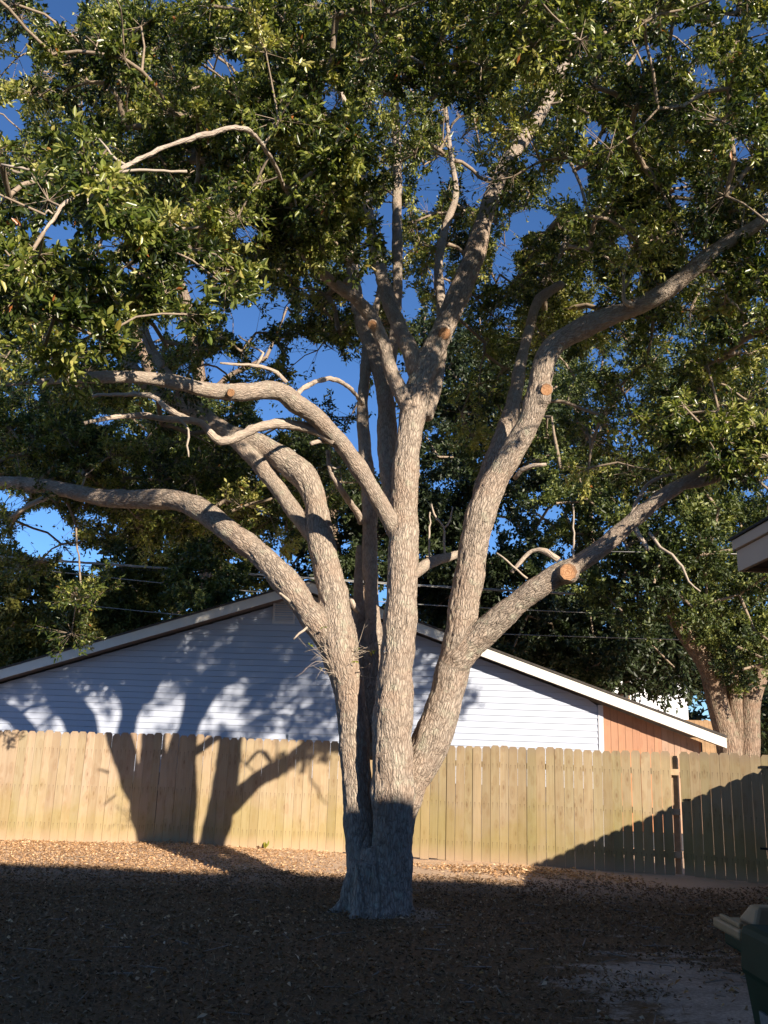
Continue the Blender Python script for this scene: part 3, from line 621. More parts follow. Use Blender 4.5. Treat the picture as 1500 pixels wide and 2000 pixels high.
# a bare nail in the middle stem
p = at(759, 1273, 9.8); MB().tube([p + np.array([.01, .2, 0]), p + np.array([-.045, -.03, .0])], .006, 8).tube([p + np.array([-.045, -.03, 0]), p + np.array([-.049, -.035, 0])], .010, 8).build('nail', METAL, oak)

# --- crown: clumps where the boughs carry leaves (px, py, rx, ry, near, far, count)
NEAR = [(90, 420, 180, 190, 5.4, 7.6, 38), (300, 560, 150, 120, 6, 8, 20), (110, 610, 140, 95, 5.4, 7, 13), (1450, 870, 90, 50, 8.2, 9.0, 12), (1350, 840, 100, 55, 8.6, 9.5, 9), (590, 280, 120, 150, 7.4, 9.3, 40), (510, 130, 150, 120, 7.4, 9.3, 30), (170, 85, 140, 60, 7.2, 9, 14),
        (880, 85, 200, 105, 8.2, 10, 44), (1040, 40, 150, 70, 7.8, 9.2, 24), (1360, 110, 160, 130, 8.2, 10.4, 34), (1270, 290, 170, 140, 9, 11, 38), (620, 430, 110, 100, 8.4, 9.6, 16), (720, 60, 120, 80, 8.6, 9.8, 14), (380, 470, 120, 90, 7, 8.6, 16),
        (1300, 470, 170, 80, 9, 10.5, 14), (200, 180, 160, 90, 8.5, 10, 16), (1450, 560, 90, 90, 8.2, 9.4, 12)]
MID = [(180, 220, 300, 210, 10.5, 14.5, 150), (440, 400, 240, 150, 10.5, 13.5, 70), (770, 270, 150, 210, 11.5, 14.5, 60), (1150, 250, 260, 260, 11.5, 14.5, 120), (1220, 510, 220, 110, 11, 13.5, 50), (600, 560, 190, 130, 12, 14, 46), (480, 680, 170, 90, 12.5, 14.5, 30), (880, 420, 150, 170, 12.6, 15, 44), (690, 640, 90, 120, 12.6, 14.5, 18), (100, 860, 160, 120, 13.6, 15.5, 50),
       (90, 1030, 110, 90, 13.6, 15, 16), (440, 400, 200, 130, 8.8, 10.5, 30), (300, 930, 280, 110, 12.6, 15, 74), (520, 980, 120, 90, 13, 15, 26), (650, 900, 80, 120, 13, 15, 14), (120, 900, 120, 60, 12.6, 14, 14), (870, 500, 110, 110, 12, 14, 18), (1400, 660, 180, 140, 10.5, 13, 36), (1320, 850, 220, 120, 10.5, 13, 40), (240, 720, 240, 80, 10.5, 13, 26), (180, 1170, 30, 60, 12.0, 12.6, 3), (150, 1240, 16, 12, 12.0, 12.4, 1), (640, 120, 150, 120, 11, 13, 26), (1000, 620, 90, 110, 12, 14, 20),
       (480, 40, 300, 60, 10, 12, 30), (1480, 350, 90, 150, 10, 12, 22), (1150, 640, 120, 80, 11, 13, 12), (950, 830, 60, 90, 12, 14, 10)]
# unseen crown added above and beside the picture to shade the gable: (x, y, z, half sizes, count)
OUT = [(-1.5, 8.6, 7.6, 1.1, .8, .9, 30), (3.6, 8.6, 7.9, 1.0, .8, .9, 22), (3.2, 7.0, 8.6, 3.4, 1.6, 1.0, 70), (-2.5, 7.5, 8.8, 3.0, 1.8, .9, 40), (5.6, 9.0, 6.6, 1.3, 1.4, 1.1, 26), (1.0, 10.5, 10.5, 4.5, 2.5, 1.0, 50), (-6.5, 8.0, 6.0, 1.2, 2.0, 1.5, 24)]
def sample_clumps(spec, rad):
    out = []
    for px, py, rx, ry, y0, y1, n in spec:
        got = 0; tries = 0
        while got < n and tries < n * 12:
            tries += 1
            a, r = random.uniform(0, 6.283), math.sqrt(random.random()); x, y = px + rx * r * math.cos(a), py + ry * r * math.sin(a)
            if random.random() < gap_amount(np.array([x]), np.array([y]))[0] * .9: continue
            p = at(x, y, random.uniform(y0, y1)); out.append([*p, rad * random.uniform(.7, 1.3)]); got += 1
    return np.array(out)
near_c, mid_c = sample_clumps(NEAR, .30), sample_clumps(MID, .48)
out_c = np.array([[x + random.uniform(-1, 1) * hx, y + random.uniform(-1, 1) * hy, z + random.uniform(-1, 1) * hz, .48 * random.uniform(.8, 1.2)] for x, y, z, hx, hy, hz, n in OUT for _ in range(n)])
ray_c = []
while len(ray_c) < 150:      # crown clumps added along sun rays to dapple the blue gable with shade
    tx, tz = random.uniform(-8.8, -.2), random.uniform(1.8, 5.0)
    if random.random() > (1.0 if tz > 2.75 else .35): continue
    Y = random.uniform(5.5, 15.5); k = (17.95 - Y) / -to_sun[1]; P = np.array([tx + to_sun[0] * k, Y, tz + to_sun[2] * k]); q = project(P); px, py = q[0], q[1]
    if py < -40 or (py < 480 and not 560 < px < 1120 and gap_amount(np.array([px]), np.array([py]))[0] < .2) or (px < 560 and 790 < py < 1070 and Y > 12.4 and gap_amount(np.array([px]), np.array([py]))[0] < .2):
        ray_c.append([*P, .44 * random.uniform(.8, 1.2)])
mid_c = np.vstack([mid_c, out_c, ray_c])
# boughs: every clump is joined to the nearest wood that already exists
nodes = [np.array([*q[:3], q[3]]) for q in allq[::3] if q[2] > 3.2 or q[3] < .09] + branch_nodes
NP = np.array(nodes); n_fixed = len(NP)
pos_l, par_l, cnt = [p[:3] for p in NP], [-1] * n_fixed, [0] * n_fixed
order = np.vstack([near_c, mid_c]); kd0 = KDTree(n_fixed)
for i, p in enumerate(NP): kd0.insert(p[:3], i)
kd0.balance()
order = order[np.argsort([kd0.find(p[:3])[2] for p in order])]
out_dir = []
arr = np.array(pos_l)
for c in order:
    p = c[:3]; d = np.linalg.norm(arr - p, axis=1); j = int(np.argmin(d)); a = arr[j]; L = d[j]
    k = max(1, int(L / .22)); prev = j; newp = []
    for s in range(1, k + 1):
        t = s / k; q = a + (p - a) * t + np.array([0, 0, .10 * L * math.sin(math.pi * t)]) + (rng.normal(size=3) * .035 * min(1, L) if s < k else 0)
        pos_l.append(q); par_l.append(prev); cnt.append(0); prev = len(pos_l) - 1; newp.append(q)
    arr = np.vstack([arr, newp]); dd = p - a; out_dir.append(dd / (np.linalg.norm(dd) + 1e-6))
    while prev >= 0: cnt[prev] += 1; prev = par_l[prev]
clumps = np.hstack([order, np.array(out_dir)])
ev_, ef_ = [], []
def frusta(pa, pb, ra, rb, n):
    """many separate tapered twigs at once"""
    pa, pb = np.asarray(pa), np.asarray(pb); d = pb - pa; d /= np.linalg.norm(d, axis=1)[:, None] + 1e-9
    ref = np.where(np.abs(d[:, 2:3]) < .9, np.array([[0, 0, 1.0]]), np.array([[1.0, 0, 0]])); u = np.cross(d, ref); u /= np.linalg.norm(u, axis=1)[:, None]; w = np.cross(d, u)
    a = np.arange(n) * 2 * np.pi / n; c, s = np.cos(a)[None, :, None], np.sin(a)[None, :, None]
    ring = c * u[:, None] + s * w[:, None]
    v = np.concatenate([pa[:, None] + ring * np.asarray(ra)[:, None, None], pb[:, None] + ring * np.asarray(rb)[:, None, None]], 1)
    i = np.arange(n); k = (i + 1) % n; f = np.stack([i, k, k + n, i + n], -1)
    return v.reshape(-1, 3), (f[None] + (np.arange(len(pa)) * 2 * n)[:, None, None]).reshape(-1, 4)
idx = [i for i in range(n_fixed, len(pos_l))]
P_ = np.array(pos_l); rad_ = .0065 * np.array(cnt, float).clip(1) ** .5 + .001
pa = P_[[par_l[i] for i in idx]]; pb = P_[idx]; rb = rad_[idx]; ra = np.array([rad_[par_l[i]] if par_l[i] >= n_fixed else rad_[i] * 1.25 for i in idx])
v, f = frusta(pa, pb, np.minimum(ra, rb * 1.4), rb, 6)
np_mesh('boughs', v, f, TWIG, oak, True, kind='stuff')

near_set = {tuple(np.round(n_[:3], 6)) for n_ in near_c}; isn = np.array([tuple(np.round(c[:3], 6)) in near_set for c in clumps])
sets = []
for mask, nt, nl, four in ((isn, 15, 19, True), (~isn, 15, 25, False)):
    sets.append((make_crown_leaves(clumps[mask], nt, nl, .080, .033, four), four))
def cull(pos, k=1.0):
    q = project(pos); g = gap_amount(q[:, 0], q[:, 1]); return rng.random(len(pos)) > np.where(g > .3, k, 0)
def twig_cull(e, nl):
    q = project(e); g = gap_amount(q[:, 0], q[:, 1]); kt = rng.random(len(e)) > np.where(g > .25, .8, 0); return kt, np.repeat(kt, nl)
# far-set leaves and twigs go to one crown; the 280 leaves that show largest are parts of their own
big = None
for (pos, axis, nrm, L, Wd, rn, c, e), four in sets:
    kt, keep = twig_cull(e, len(pos) // len(e)); keep &= cull(pos, .9)
    if four:
        q = project(pos); inside = (q[:, 0] > 5) & (q[:, 0] < 1495) & (q[:, 1] > 5) & (q[:, 1] < 1000) & keep & (rn < .955)
        score = np.where(inside, L / q[:, 2], 0) * rng.uniform(.6, 1, len(L)); bi = np.argsort(-score)[:280]; big = (pos[bi], axis[bi], nrm[bi], L[bi], Wd[bi])
        keep[bi] = False
    v, f, k = leaf_verts(pos[keep], axis[keep], nrm[keep], L[keep], Wd[keep], .35, four)
    np_mesh('crown', v, f, LEAF, oak, False, {'leaf_rand': ('FLOAT', np.repeat(rn[keep], k))}, kind='stuff')
    v, f = frusta(c[kt], e[kt], np.full(kt.sum(), .0042), np.full(kt.sum(), .0018), 3)
    np_mesh('twigs', v, f, TWIG, oak, False, kind='stuff')
lv, lf, _ = leaf_verts(np.zeros((1, 3)), np.array([[1.0, 0, 0]]), np.array([[0, 0, 1.0]]), np.array([1.0]), np.array([.42]), .3, True)
leaf_me = bpy.data.meshes.new('leaf'); leaf_me.from_pydata(lv.tolist(), [], lf.tolist()); leaf_me.materials.append(LEAF1); leaf_me.update()
for p, a, n, L, w in zip(*big):
    X = Vector(a).normalized(); Y = Vector(n).cross(X).normalized(); Z = X.cross(Y)
    o = bpy.data.objects.new('leaf', leaf_me); COL.objects.link(o); o.parent = oak
    M = Matrix((X, Y, Z)).transposed().to_4x4(); q = p - np.array(oak.location); M.translation = Vector(q)
    o.matrix_local = M @ Matrix.Diagonal((L * 1.05, L * 1.05, L * 1.05, 1))

# ------------------------------------------------------------------ back fence, gate, side fence
def picket_mesh(w=.139, h=1.75, t=.017, ear=.028):
    prof = [(-w / 2, 0), (w / 2, 0), (w / 2, h - ear * 1.3), (w / 2 - ear, h), (-w / 2 + ear, h), (-w / 2, h - ear * 1.3)]
    mb = MB().prism([(x, 0, z) for x, z in prof], [(x, t, z) for x, z in prof])
    me = bpy.data.meshes.new('picket'); me.from_pydata(mb.v, [], mb.f); me.materials.append(PICKET); me.update(); return me
PM = [picket_mesh(), picket_mesh(.137), picket_mesh(.139, 1.74, .017, .034)]
def picket(parent, x, y, rz, dz=0.0, tilt=0.0, sx=1.0):
    o = bpy.data.objects.new('picket', random.choice(PM)); COL.objects.link(o); o.parent = parent
    b = base_of(parent); o.location = (x - b[0], y - b[1], float(gz(np.array(x), np.array(y))) * .4 + dz - b[2]); o.rotation_euler = (0, tilt, rz + random.gauss(0, .012)); o.scale = (sx, 1, 1)
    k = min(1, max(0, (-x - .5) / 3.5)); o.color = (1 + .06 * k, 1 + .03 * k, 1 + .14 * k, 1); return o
pts = [ground_at(*p) for p in ((0, 1640), (345, 1652), (670, 1664), (760, 1669), (1040, 1692), (1335, 1713))]
pts = [np.array([q[0], q[1]]) for q in pts]
pts = [pts[0] + (pts[0] - pts[1]) * .9] + pts
def walk(pts, pitch, gapf, parent, start=0.0):
    seg = np.array(pts); L = np.r_[0, np.cumsum(np.linalg.norm(np.diff(seg, axis=0), axis=1))]; s = start + pitch / 2; n = 0
    while s < L[-1] - pitch * .3:
        i = min(len(seg) - 2, int(np.searchsorted(L, s) - 1)); d = (seg[i + 1] - seg[i]) / (L[i + 1] - L[i]); p = seg[i] + d * (s - L[i])
        nrm = np.array([d[1], -d[0]]); off = random.uniform(-.007, .006)
        picket(parent, p[0] + nrm[0] * off, p[1] + nrm[1] * off, math.atan2(d[1], d[0]), random.uniform(-.014, .012), random.uniform(-.003, .003)); n += 1
        s += pitch + gapf(p[0])
    return n
fence = empty('wooden_fence', (pts[1][0], pts[1][1], 0), label='long tan dog-eared picket fence running behind the tree below the blue gable', cat='fence')
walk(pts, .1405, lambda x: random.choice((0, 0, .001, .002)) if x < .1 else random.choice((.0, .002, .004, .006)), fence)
def rails(parent, A, B, zs, back=.02):
    A, B = np.array(A), np.array(B); d = (B - A) / np.linalg.norm(B - A); n = np.array([-d[1], d[0]])
    for z in zs:
        a = A + n * back; MB().box([*a, z], [*(B - A), 0], [*(n * .038), 0], [0, 0, .088]).build('rail', WOODRAIL, parent)
def post(parent, p, d, h=1.72):
    n = np.array([-d[1], d[0]]); a = np.array(p) + n * .062; MB().box([*(a - d * .045), -.1], [*(d * .09), 0], [*(n * .09), 0], [0, 0, h + .1]).build('post', WOODRAIL, parent)
for a, b in zip(pts[:-1], pts[1:]): rails(fence, a, b, (.25, .85, 1.42))
for a, b in zip(pts[:-1], pts[1:]):
    d = (b - a) / np.linalg.norm(b - a); post(fence, a + d * .1, d); post(fence, a + d * min(1.4, np.linalg.norm(b - a) - .1), d)
q = at(560, 1439, 15.62); MB().box(q + np.array([-.02, .03, -.06]), (.045, 0, 0), (0, .02, 0), (0, 0, .10)).build('shim', WHITE, fence)
gA = pts[-1] + np.array([.012, .01]); gB = np.array([5.86, 13.17]); gd = (gB - gA) / np.linalg.norm(gB - gA)
gate = empty('wooden_gate', (gA[0], gA[1], 0), label='wooden picket gate with black hinges at the shaded right end of the fence', cat='gate')
L = np.linalg.norm(gB - gA); s = .08
while s < L:
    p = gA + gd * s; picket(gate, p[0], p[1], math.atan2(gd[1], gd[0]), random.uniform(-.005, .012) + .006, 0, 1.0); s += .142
rails(gate, gA, gB, (.25, 1.38)); post(gate, gA - gd * .085, gd, 1.70)
n2 = np.array([gd[1], -gd[0]])
def bar(px, py, w, h, name, parent, mat=IRON, push=.015):
    P = np.array([*gA, 0]); n3 = np.array([*n2, 0]); c = on_plane(px, py, P, n3) + n3 * push; u = np.array([*gd, 0])
    MB().box(c - u * w / 2 - n3 * .006, u * w, n3 * .012, (0, 0, h)).build(name, mat, parent, bevel=.002)
bar(1497, 1500, .16, .03, 'hinge', gate); bar(1497, 1660, .16, .03, 'hinge', gate); bar(1344, 1563, .09, .022, 'latch', gate)
side = empty('wooden_fence', (5.9, 13.15, 0), label='side picket fence meeting the gate at the right corner and shading it', cat='fence')
sp = [np.array([5.92, 13.12]), np.array([4.95, 10.0]), np.array([4.6, 8.3]), np.array([4.35, 6.9])]
walk(sp, .1405, lambda x: .002, side)
for a, b in zip(sp[:-1], sp[1:]): rails(side, a, b, (.25, .85, 1.42))

# ------------------------------------------------------------------ blue neighbour house
PHI = R_(-5); hw = np.array([math.cos(PHI), math.sin(PHI), 0]); hn = np.array([hw[1], -hw[0], 0]); HP = np.array([0, 18.0, 0]); UP = np.array([0, 0, 1.0])
def hpt(px, py, off=0.0):
    p = on_plane(px, py, HP + hn * off, hn); return float((p - HP) @ hw), float(p[2])
def hw3(s, z, off=0.0): return HP + hw * s + UP * z + hn * off
OV = .38                                    # rake overhang towards the yard
pk = hpt(603, 1136, OV); le = hpt(0, 1308, OV); re_ = hpt(1420, 1441, OV)
sl_l = (pk[1] - le[1]) / (pk[0] - le[0]); sl_r = (pk[1] - re_[1]) / (re_[0] - pk[0])
xl = pk[0] - 9.0
house = empty('house', HP - np.array([0, 0, 0]), label='pale blue vinyl-sided gable house behind the fence with white rake boards', cat='house')
cs = hpt(1172, 1400)[0]                       # corner trim
def roof_z(s): return pk[1] - (pk[0] - s) * sl_l if s < pk[0] else pk[1] - (s - pk[0]) * sl_r
FH = .19
def zlim(s): return roof_z(s) - FH - .03
# sheathing whose dark gaps stand for lap shadow, then one object per siding course
poly = [(xl, 0), (re_[0] - .35, 0), (re_[0] - .35, zlim(re_[0] - .35)), (pk[0], zlim(pk[0])), (xl, zlim(xl))]
MB().prism([hw3(s, z, -.06) for s, z in poly], [hw3(s, z, -.03) for s, z in poly]).build('wall', DARKGAP, house)
EXPO = .118; z = .2
def span(z):
    a = pk[0] - (zlim(pk[0]) - z) / sl_l; b_ = pk[0] + (zlim(pk[0]) - z) / sl_r; return max(a, xl), min(b_, cs - .045)
while z < zlim(pk[0]) - .02:
    z2 = min(z + EXPO, zlim(pk[0]) - .005); a0, b0 = span(z); a1, b1 = span(z2)
    if b1 > a1 and z > 1.0:
        bot, top = .019, .004; zb_ = z + .004
        v = [hw3(a0, zb_, bot), hw3(b0, zb_, bot), hw3(b1, z2, top), hw3(a1, z2, top), hw3(a0, zb_, -.028), hw3(b0, zb_, -.028), hw3(b1, z2, -.028), hw3(a1, z2, -.028)]
        mesh('siding_board', v, [(0, 1, 2, 3), (5, 4, 7, 6), (1, 5, 6, 2), (4, 0, 3, 7), (4, 5, 1, 0), (3, 2, 6, 7)], SIDING, house)
    z += EXPO
MB().box(hw3(cs - .042, 0, -.02), hw * .1, hn * .05, UP * (zlim(cs + .06))).build('corner_trim', GREYTRIM, house, bevel=.004)
# plank infill under the low end of the roof
s = cs + .062; pe = min(hpt(1392, 1440)[0], re_[0] - .40); k = 0
while s < pe:
    red = s < hpt(1290, 1400)[0] or s > pe - .12; w = .135 if red else .115
    w = min(w, pe + .02 - s); b = MB(); za, zb = zlim(s), zlim(s + w - .004); of = random.uniform(.0, .012)
    b.prism([hw3(s, .3, of - .02), hw3(s + w - .005, .3, of - .02), hw3(s + w - .005, .3, of), hw3(s, .3, of)], [hw3(s, za, of - .02), hw3(s + w - .005, zb, of - .02), hw3(s + w - .005, zb, of), hw3(s, za, of)])
    b.build('plank', PLANK_RED if red else PLANK_PALE, house, label='reddish cedar plank' if red else 'paler plank'); s += w; k += 1
# rake boards, drip edge, soffit, roof
def rake(sa, sb, name, mat, dz0, dz1, o0, o1, parent=house):
    MB().prism([hw3(sa, roof_z(sa) + dz0, o0), hw3(sb, roof_z(sb) + dz0, o0), hw3(sb, roof_z(sb) + dz0, o1), hw3(sa, roof_z(sa) + dz0, o1)],
               [hw3(sa, roof_z(sa) + dz1, o0), hw3(sb, roof_z(sb) + dz1, o0), hw3(sb, roof_z(sb) + dz1, o1), hw3(sa, roof_z(sa) + dz1, o1)]).build(name, mat, parent)
e = 1e-4
rake(xl, pk[0] - e, 'rake_board', WHITE, -FH, 0, OV - .022, OV); jt = hpt(1388, 1435, OV)[0]
rake(pk[0] + e, jt, 'rake_board', WHITE, -FH, 0, OV - .022, OV); rake(jt + .004, re_[0] - .01, 'rake_board', WHITE, -FH, -.003, OV - .024, OV - .002)
rake(xl, pk[0] - e, 'drip_edge', SHINGLE, .002, .02, OV - .03, OV + .02); rake(pk[0] + e, re_[0], 'drip_edge', SHINGLE, .002, .02, OV - .03, OV + .02)
rake(xl, pk[0] - e, 'soffit', SOFFIT, -.17, -.15, -.03, OV - .024); rake(pk[0] + e, re_[0] - .02, 'soffit', SOFFIT, -.17, -.15, -.03, OV - .026)
rake(xl, pk[0] - e, 'roof', SHINGLE, .021, .04, -9, OV + .02); rake(pk[0] + e, re_[0], 'roof', SHINGLE, .021, .04, -9, OV + .02)
# louvred gable vent
v0, v1 = hpt(532, 1218), hpt(577, 1160)
va, vb, vz0, vz1 = v0[0], v1[0] + .02, v0[1], hpt(545, 1158)[1]
vent = MB().box(hw3(va, vz0, .0), hw * (vb - va), hn * .03, UP * .05).box(hw3(va, vz1 - .04, .0), hw * (vb - va), hn * .03, UP * .04).box(hw3(va, vz0 + .051, .0), hw * .04, hn * .03, UP * (vz1 - vz0 - .092)).box(hw3(vb - .04, vz0 + .051, .0), hw * .04, hn * .03, UP * (vz1 - vz0 - .092)).build('gable_vent', VENTM, house)
z = vz0 + .055
while z < vz1 - .07:
    MB().prism([hw3(va + .041, z, .028), hw3(vb - .041, z, .028), hw3(vb - .041, z + .004, .028), hw3(va + .041, z + .004, .028)],
               [hw3(va + .041, z + .035, .006), hw3(vb - .041, z + .035, .006), hw3(vb - .041, z + .039, .006), hw3(va + .041, z + .039, .006)]).build('louver_slat', VENTM, vent); z += .046
# side and back walls close the house
MB().box(hw3(xl, 0, -8.5), hw * .1, hn * 8.4, UP * zlim(xl)).build('wall', SIDING, house); MB().box(hw3(cs - .05, 0, -8.5), hw * .1, hn * 8.4, UP * zlim(cs + .1)).build('wall', SIDING, house)

# ------------------------------------------------------------------ the photographer's house: wing eave in view, tall block behind casting the shade
home = empty('house', (3.2, 2.0, 0), label='beige eave with dark shingle edge jutting in at the right above the gate', cat='house')
ec = at(1441, 1117, 4.6); et = at(1436, 1055, 4.6); ex, z0, z1 = float(ec[0]), float(ec[2]), float(et[2])
zm = z0 + (z1 - z0) * .66
MB().box((ex, -2.2, z0), (.025, 0, 0), (0, 6.8, 0), (0, 0, zm - z0)).build('fascia_board', FASCIA, home, bevel=.003)
MB().box((ex - .018, -2.2, zm + .002), (.043, 0, 0), (0, 6.81, 0), (0, 0, z1 - zm - .004)).build('trim_board', FASCIA, home, bevel=.003)
MB().box((ex + .026, 4.575, z0), (5, 0, 0), (0, .025, 0), (0, 0, z1 - z0)).build('fascia_board', FASCIA, home)
MB().box((ex + .026, -2.2, z0 + .02), (5, 0, 0), (0, 6.77, 0), (0, 0, .015)).build('soffit', SOFFIT, home)
MB().prism([(ex - .03, -2.2, z1), (ex + 5, -2.2, z1 + .05), (ex + 5, 4.63, z1 + .05), (ex - .03, 4.63, z1)], [(ex - .03, -2.2, z1 + .012), (ex + 5, -2.2, z1 + .16), (ex + 5, 4.63, z1 + .16), (ex - .03, 4.63, z1 + .012)]).build('roof', SHINGLE, home)
MB().box((ex + .5, -2.2, 0), (4.3, 0, 0), (0, 6.3, 0), (0, 0, z0 + .02)).build('wall', BRICK, home)
hd = np.array([math.cos(R_(-3)), math.sin(R_(-3)), 0]); hb = np.array([-math.sin(R_(-3)), math.cos(R_(-3)), 0]); HZ = 6.2; o0 = np.array([-8.0, -1.17, 0])
MB().box(o0 - hb * .4, hd * 22, -hb * 7, UP * (HZ - .25)).build('wall', BRICK, home)
MB().prism([o0 + UP * (HZ - .12), o0 + hd * 22 + UP * (HZ - .12), o0 + hd * 22 - hb * 8 + UP * (HZ + .4), o0 - hb * 8 + UP * (HZ + .4)], [o0 + UP * HZ, o0 + hd * 22 + UP * HZ, o0 + hd * 22 - hb * 8 + UP * (HZ + .52), o0 - hb * 8 + UP * (HZ + .52)]).build('roof', SHINGLE, home)

# ------------------------------------------------------------------ wheeled cart in the right corner
ct = empty('trash_cart', (1.85, 3.75, 0), label='dark green wheeled trash cart with a tan lid in the bottom right corner', cat='trash cart')
def ring_box(x0, x1, y0, y1, z): return [(x0, y0, z), (x1, y0, z), (x1, y1, z), (x0, y1, z)]
ZL = 1.03; fy = 4.33; by = 3.74; lx = 1.585; rx = 2.15
b = MB().prism(ring_box(lx + .13, rx - .13, by + .12, fy - .16, .06), ring_box(lx + .03, rx - .03, by + .02, fy - .03, ZL - .03)); b.build('body', GREENP, ct, bevel=.03)
MB().box((lx + .0, by - .05, ZL - .10), (rx - lx, 0, 0), (0, fy - by + .06, 0), (0, 0, .055)).build('rim', GREENP, ct, bevel=.012)
# lid: tan, domed panel with a flange lip and a groove
lid = MB().box((lx - .03, by + .34, ZL - .04), (rx - lx + .06, 0, 0), (0, fy - by - .28, 0), (0, 0, .045)).build('lid', TANP, ct, bevel=.012)
MB().prism(ring_box(lx + .05, rx - .05, by + .38, fy - .02, ZL + .006), ring_box(lx + .09, rx - .09, by + .42, fy - .08, ZL + .085)).build('lid_panel', TANP, lid, bevel=.015)
MB().box((lx - .02, by + .36, ZL + .006), (.02, 0, 0), (0, fy - by - .36, 0), (0, 0, .022)).build('lid_flange', TANP, lid, bevel=.006)
MB().prism(ring_box(lx + .17, lx + .25, fy - .17, fy - .13, ZL + .086), ring_box(lx + .18, lx + .24, fy - .165, fy - .135, ZL + .09)).build('lid_grip', IRON, lid)
MB().box((lx + .22, by + .45, ZL + .086), (.22, 0, 0), (0, .22, 0), (0, 0, .004)).build('lid_decal', LIMEP, lid)
MB().box((lx + .24, by + .45, ZL + .091), (.18, 0, 0), (0, .12, 0), (0, 0, .003)).build('lid_decal', TEALP, lid)
# hinge housing and handle at the near end
MB().prism(ring_box(lx - .045, rx + .045, by - .16, by + .335, ZL - .16), ring_box(lx - .03, rx + .03, by - .14, by + .335, ZL + .035)).build('hinge_housing', GREENP, ct, bevel=.03)
MB().tube([(lx - .01, by - .24, ZL - .05), (rx + .01, by - .24, ZL - .05)], .018, 10).tube([(lx + .02, by - .1, ZL - .06), (lx + .02, by - .24, ZL - .05)], .016, 8).tube([(rx - .02, by - .1, ZL - .06), (rx - .02, by - .24, ZL - .05)], .016, 8).build('handle', GREENP, ct, True)
MB().tube([(lx + .0, by + .345, ZL + .012), (lx + .03, by + .345, ZL + .012)], .010, 8).build('hinge_pin', METAL, ct)
for x in (lx + .06, rx - .06):
    w = MB().tube([(x - .03, by + .1, .13), (x + .03, by + .1, .13)], .13, 20).build('wheel', RUBBER, ct, bevel=.012)
    MB().tube([(x - .034, by + .1, .13), (x + .034, by + .1, .13)], .055, 14).build('hub', METAL, w)
MB().tube([(lx + .02, by + .1, .13), (rx - .02, by + .1, .13)], .012, 8).build('axle', METAL, ct)
zq = .60; xq = lx + .13 - (.10) * (zq - .06) / (ZL - .09)
MB().box((xq - .012, by + .22, zq), (.012, 0, 0), (0, .16, 0), (-.012, 0, .12)).build('sticker', STICK, ct)

# ------------------------------------------------------------------ power lines
def cable(pxs, Y, r, label, mat, group, twist=0):
    P = np.array([at(px, py, Y) for px, py in pxs]); Q = catmull(P, .8); base = Q[0]
    c = empty('power_line', base, label=label, cat='power line', group=group)
    if not twist:
        v, f = tube_vf(Q, r, 6); mesh('cable', v, f, mat, c, True)
    else:
        Q = catmull(P, .12); t = np.arange(len(Q)) * .55
        for k in range(3):
            o = np.stack([0 * t, np.cos(t + k * 2.09), np.sin(t + k * 2.09)], -1) * r * 1.1; v, f = tube_vf(Q + o, r, 5); mesh('strand', v, f, mat, c, True)
G = 'power lines strung above the blue house'
cable([(-150, 1078), (50, 1091), (410, 1116), (780, 1141), (1130, 1160), (1500, 1172), (1700, 1176)], 25, .018, 'thick twisted power line, uppermost of the three right of the tree', CABLE_LIGHT, G, 1)
cable([(-150, 1099), (50, 1111), (370, 1144), (780, 1178), (1180, 1198), (1500, 1208), (1700, 1211)], 25.3, .015, 'thin power line strung between the thick twisted one and the lowest', CABLE_LIGHT, G)
cable([(-150, 1150), (0, 1165), (400, 1205), (780, 1230), (1180, 1245), (1500, 1253), (1700, 1256)], 25.6, .013, 'lowest power line passing just over the right roof slope', CABLE_LIGHT, G)
cable([(-150, 1084), (50, 1098), (430, 1123), (600, 1136), (760, 1150)], 27, .012, 'dark wire close beneath the thick power line above the left roof slope', CABLE, G)
cable([(1180, 1077), (1350, 1080), (1500, 1083), (1700, 1086)], 19, .011, 'short pale wire ending at the beige eave', CABLE_LIGHT, G)

# ------------------------------------------------------------------ far white building and fence
wb = empty('building', at(1270, 1400, 42) * np.array([1, 1, 0]), label='white building glimpsed beyond the low roof end on the right', cat='building')
a, b_ = at(1195, 1322, 42), at(1341, 1330, 42)
MB().box((a[0] - 4, 42, 0), (b_[0] - a[0] + 4, 0, 0), (0, 6, 0), (0, 0, a[2])).build('wall', BLDG_WHITE, wb)
MB().prism([(a[0] - 4.4, 41.6, a[2]), (b_[0] + .3, 41.6, a[2]), (b_[0] + .3, 48.4, a[2]), (a[0] - 4.4, 48.4, a[2])], [(a[0] - 4.4, 44.9, a[2] + 1.4), (b_[0] + .3, 44.9, a[2] + 1.4), (b_[0] + .3, 45.1, a[2] + 1.4), (a[0] - 4.4, 45.1, a[2] + 1.4)]).build('roof', SHINGLE, wb)
w0, w1 = at(1212, 1366, 41.95), at(1230, 1352, 41.95)
wf = MB().box((w0[0], 41.94, w0[2]), (w1[0] - w0[0], 0, 0), (0, .05, 0), (0, 0, w1[2] - w0[2])).build('window', TANP, wb)
MB().box((w0[0] + .06, 41.925, w0[2] + .06), (w1[0] - w0[0] - .12, 0, 0), (0, .01, 0), (0, 0, w1[2] - w0[2] - .12)).build('pane', IRON, wf)
ff = empty('wooden_fence', (16, 46, 0), label='low brown fence far behind the end of the roof', cat='fence')
a, b_ = at(1290, 1404, 38), at(1420, 1412, 38); zt = a[2]; x = a[0]
while x < b_[0]:
    MB().box((x, 38, 0), (.19, 0, 0), (0, .03, 0), (0, 0, zt + random.uniform(-.02, .02))).build('picket', FARFENCE, ff); x += .2
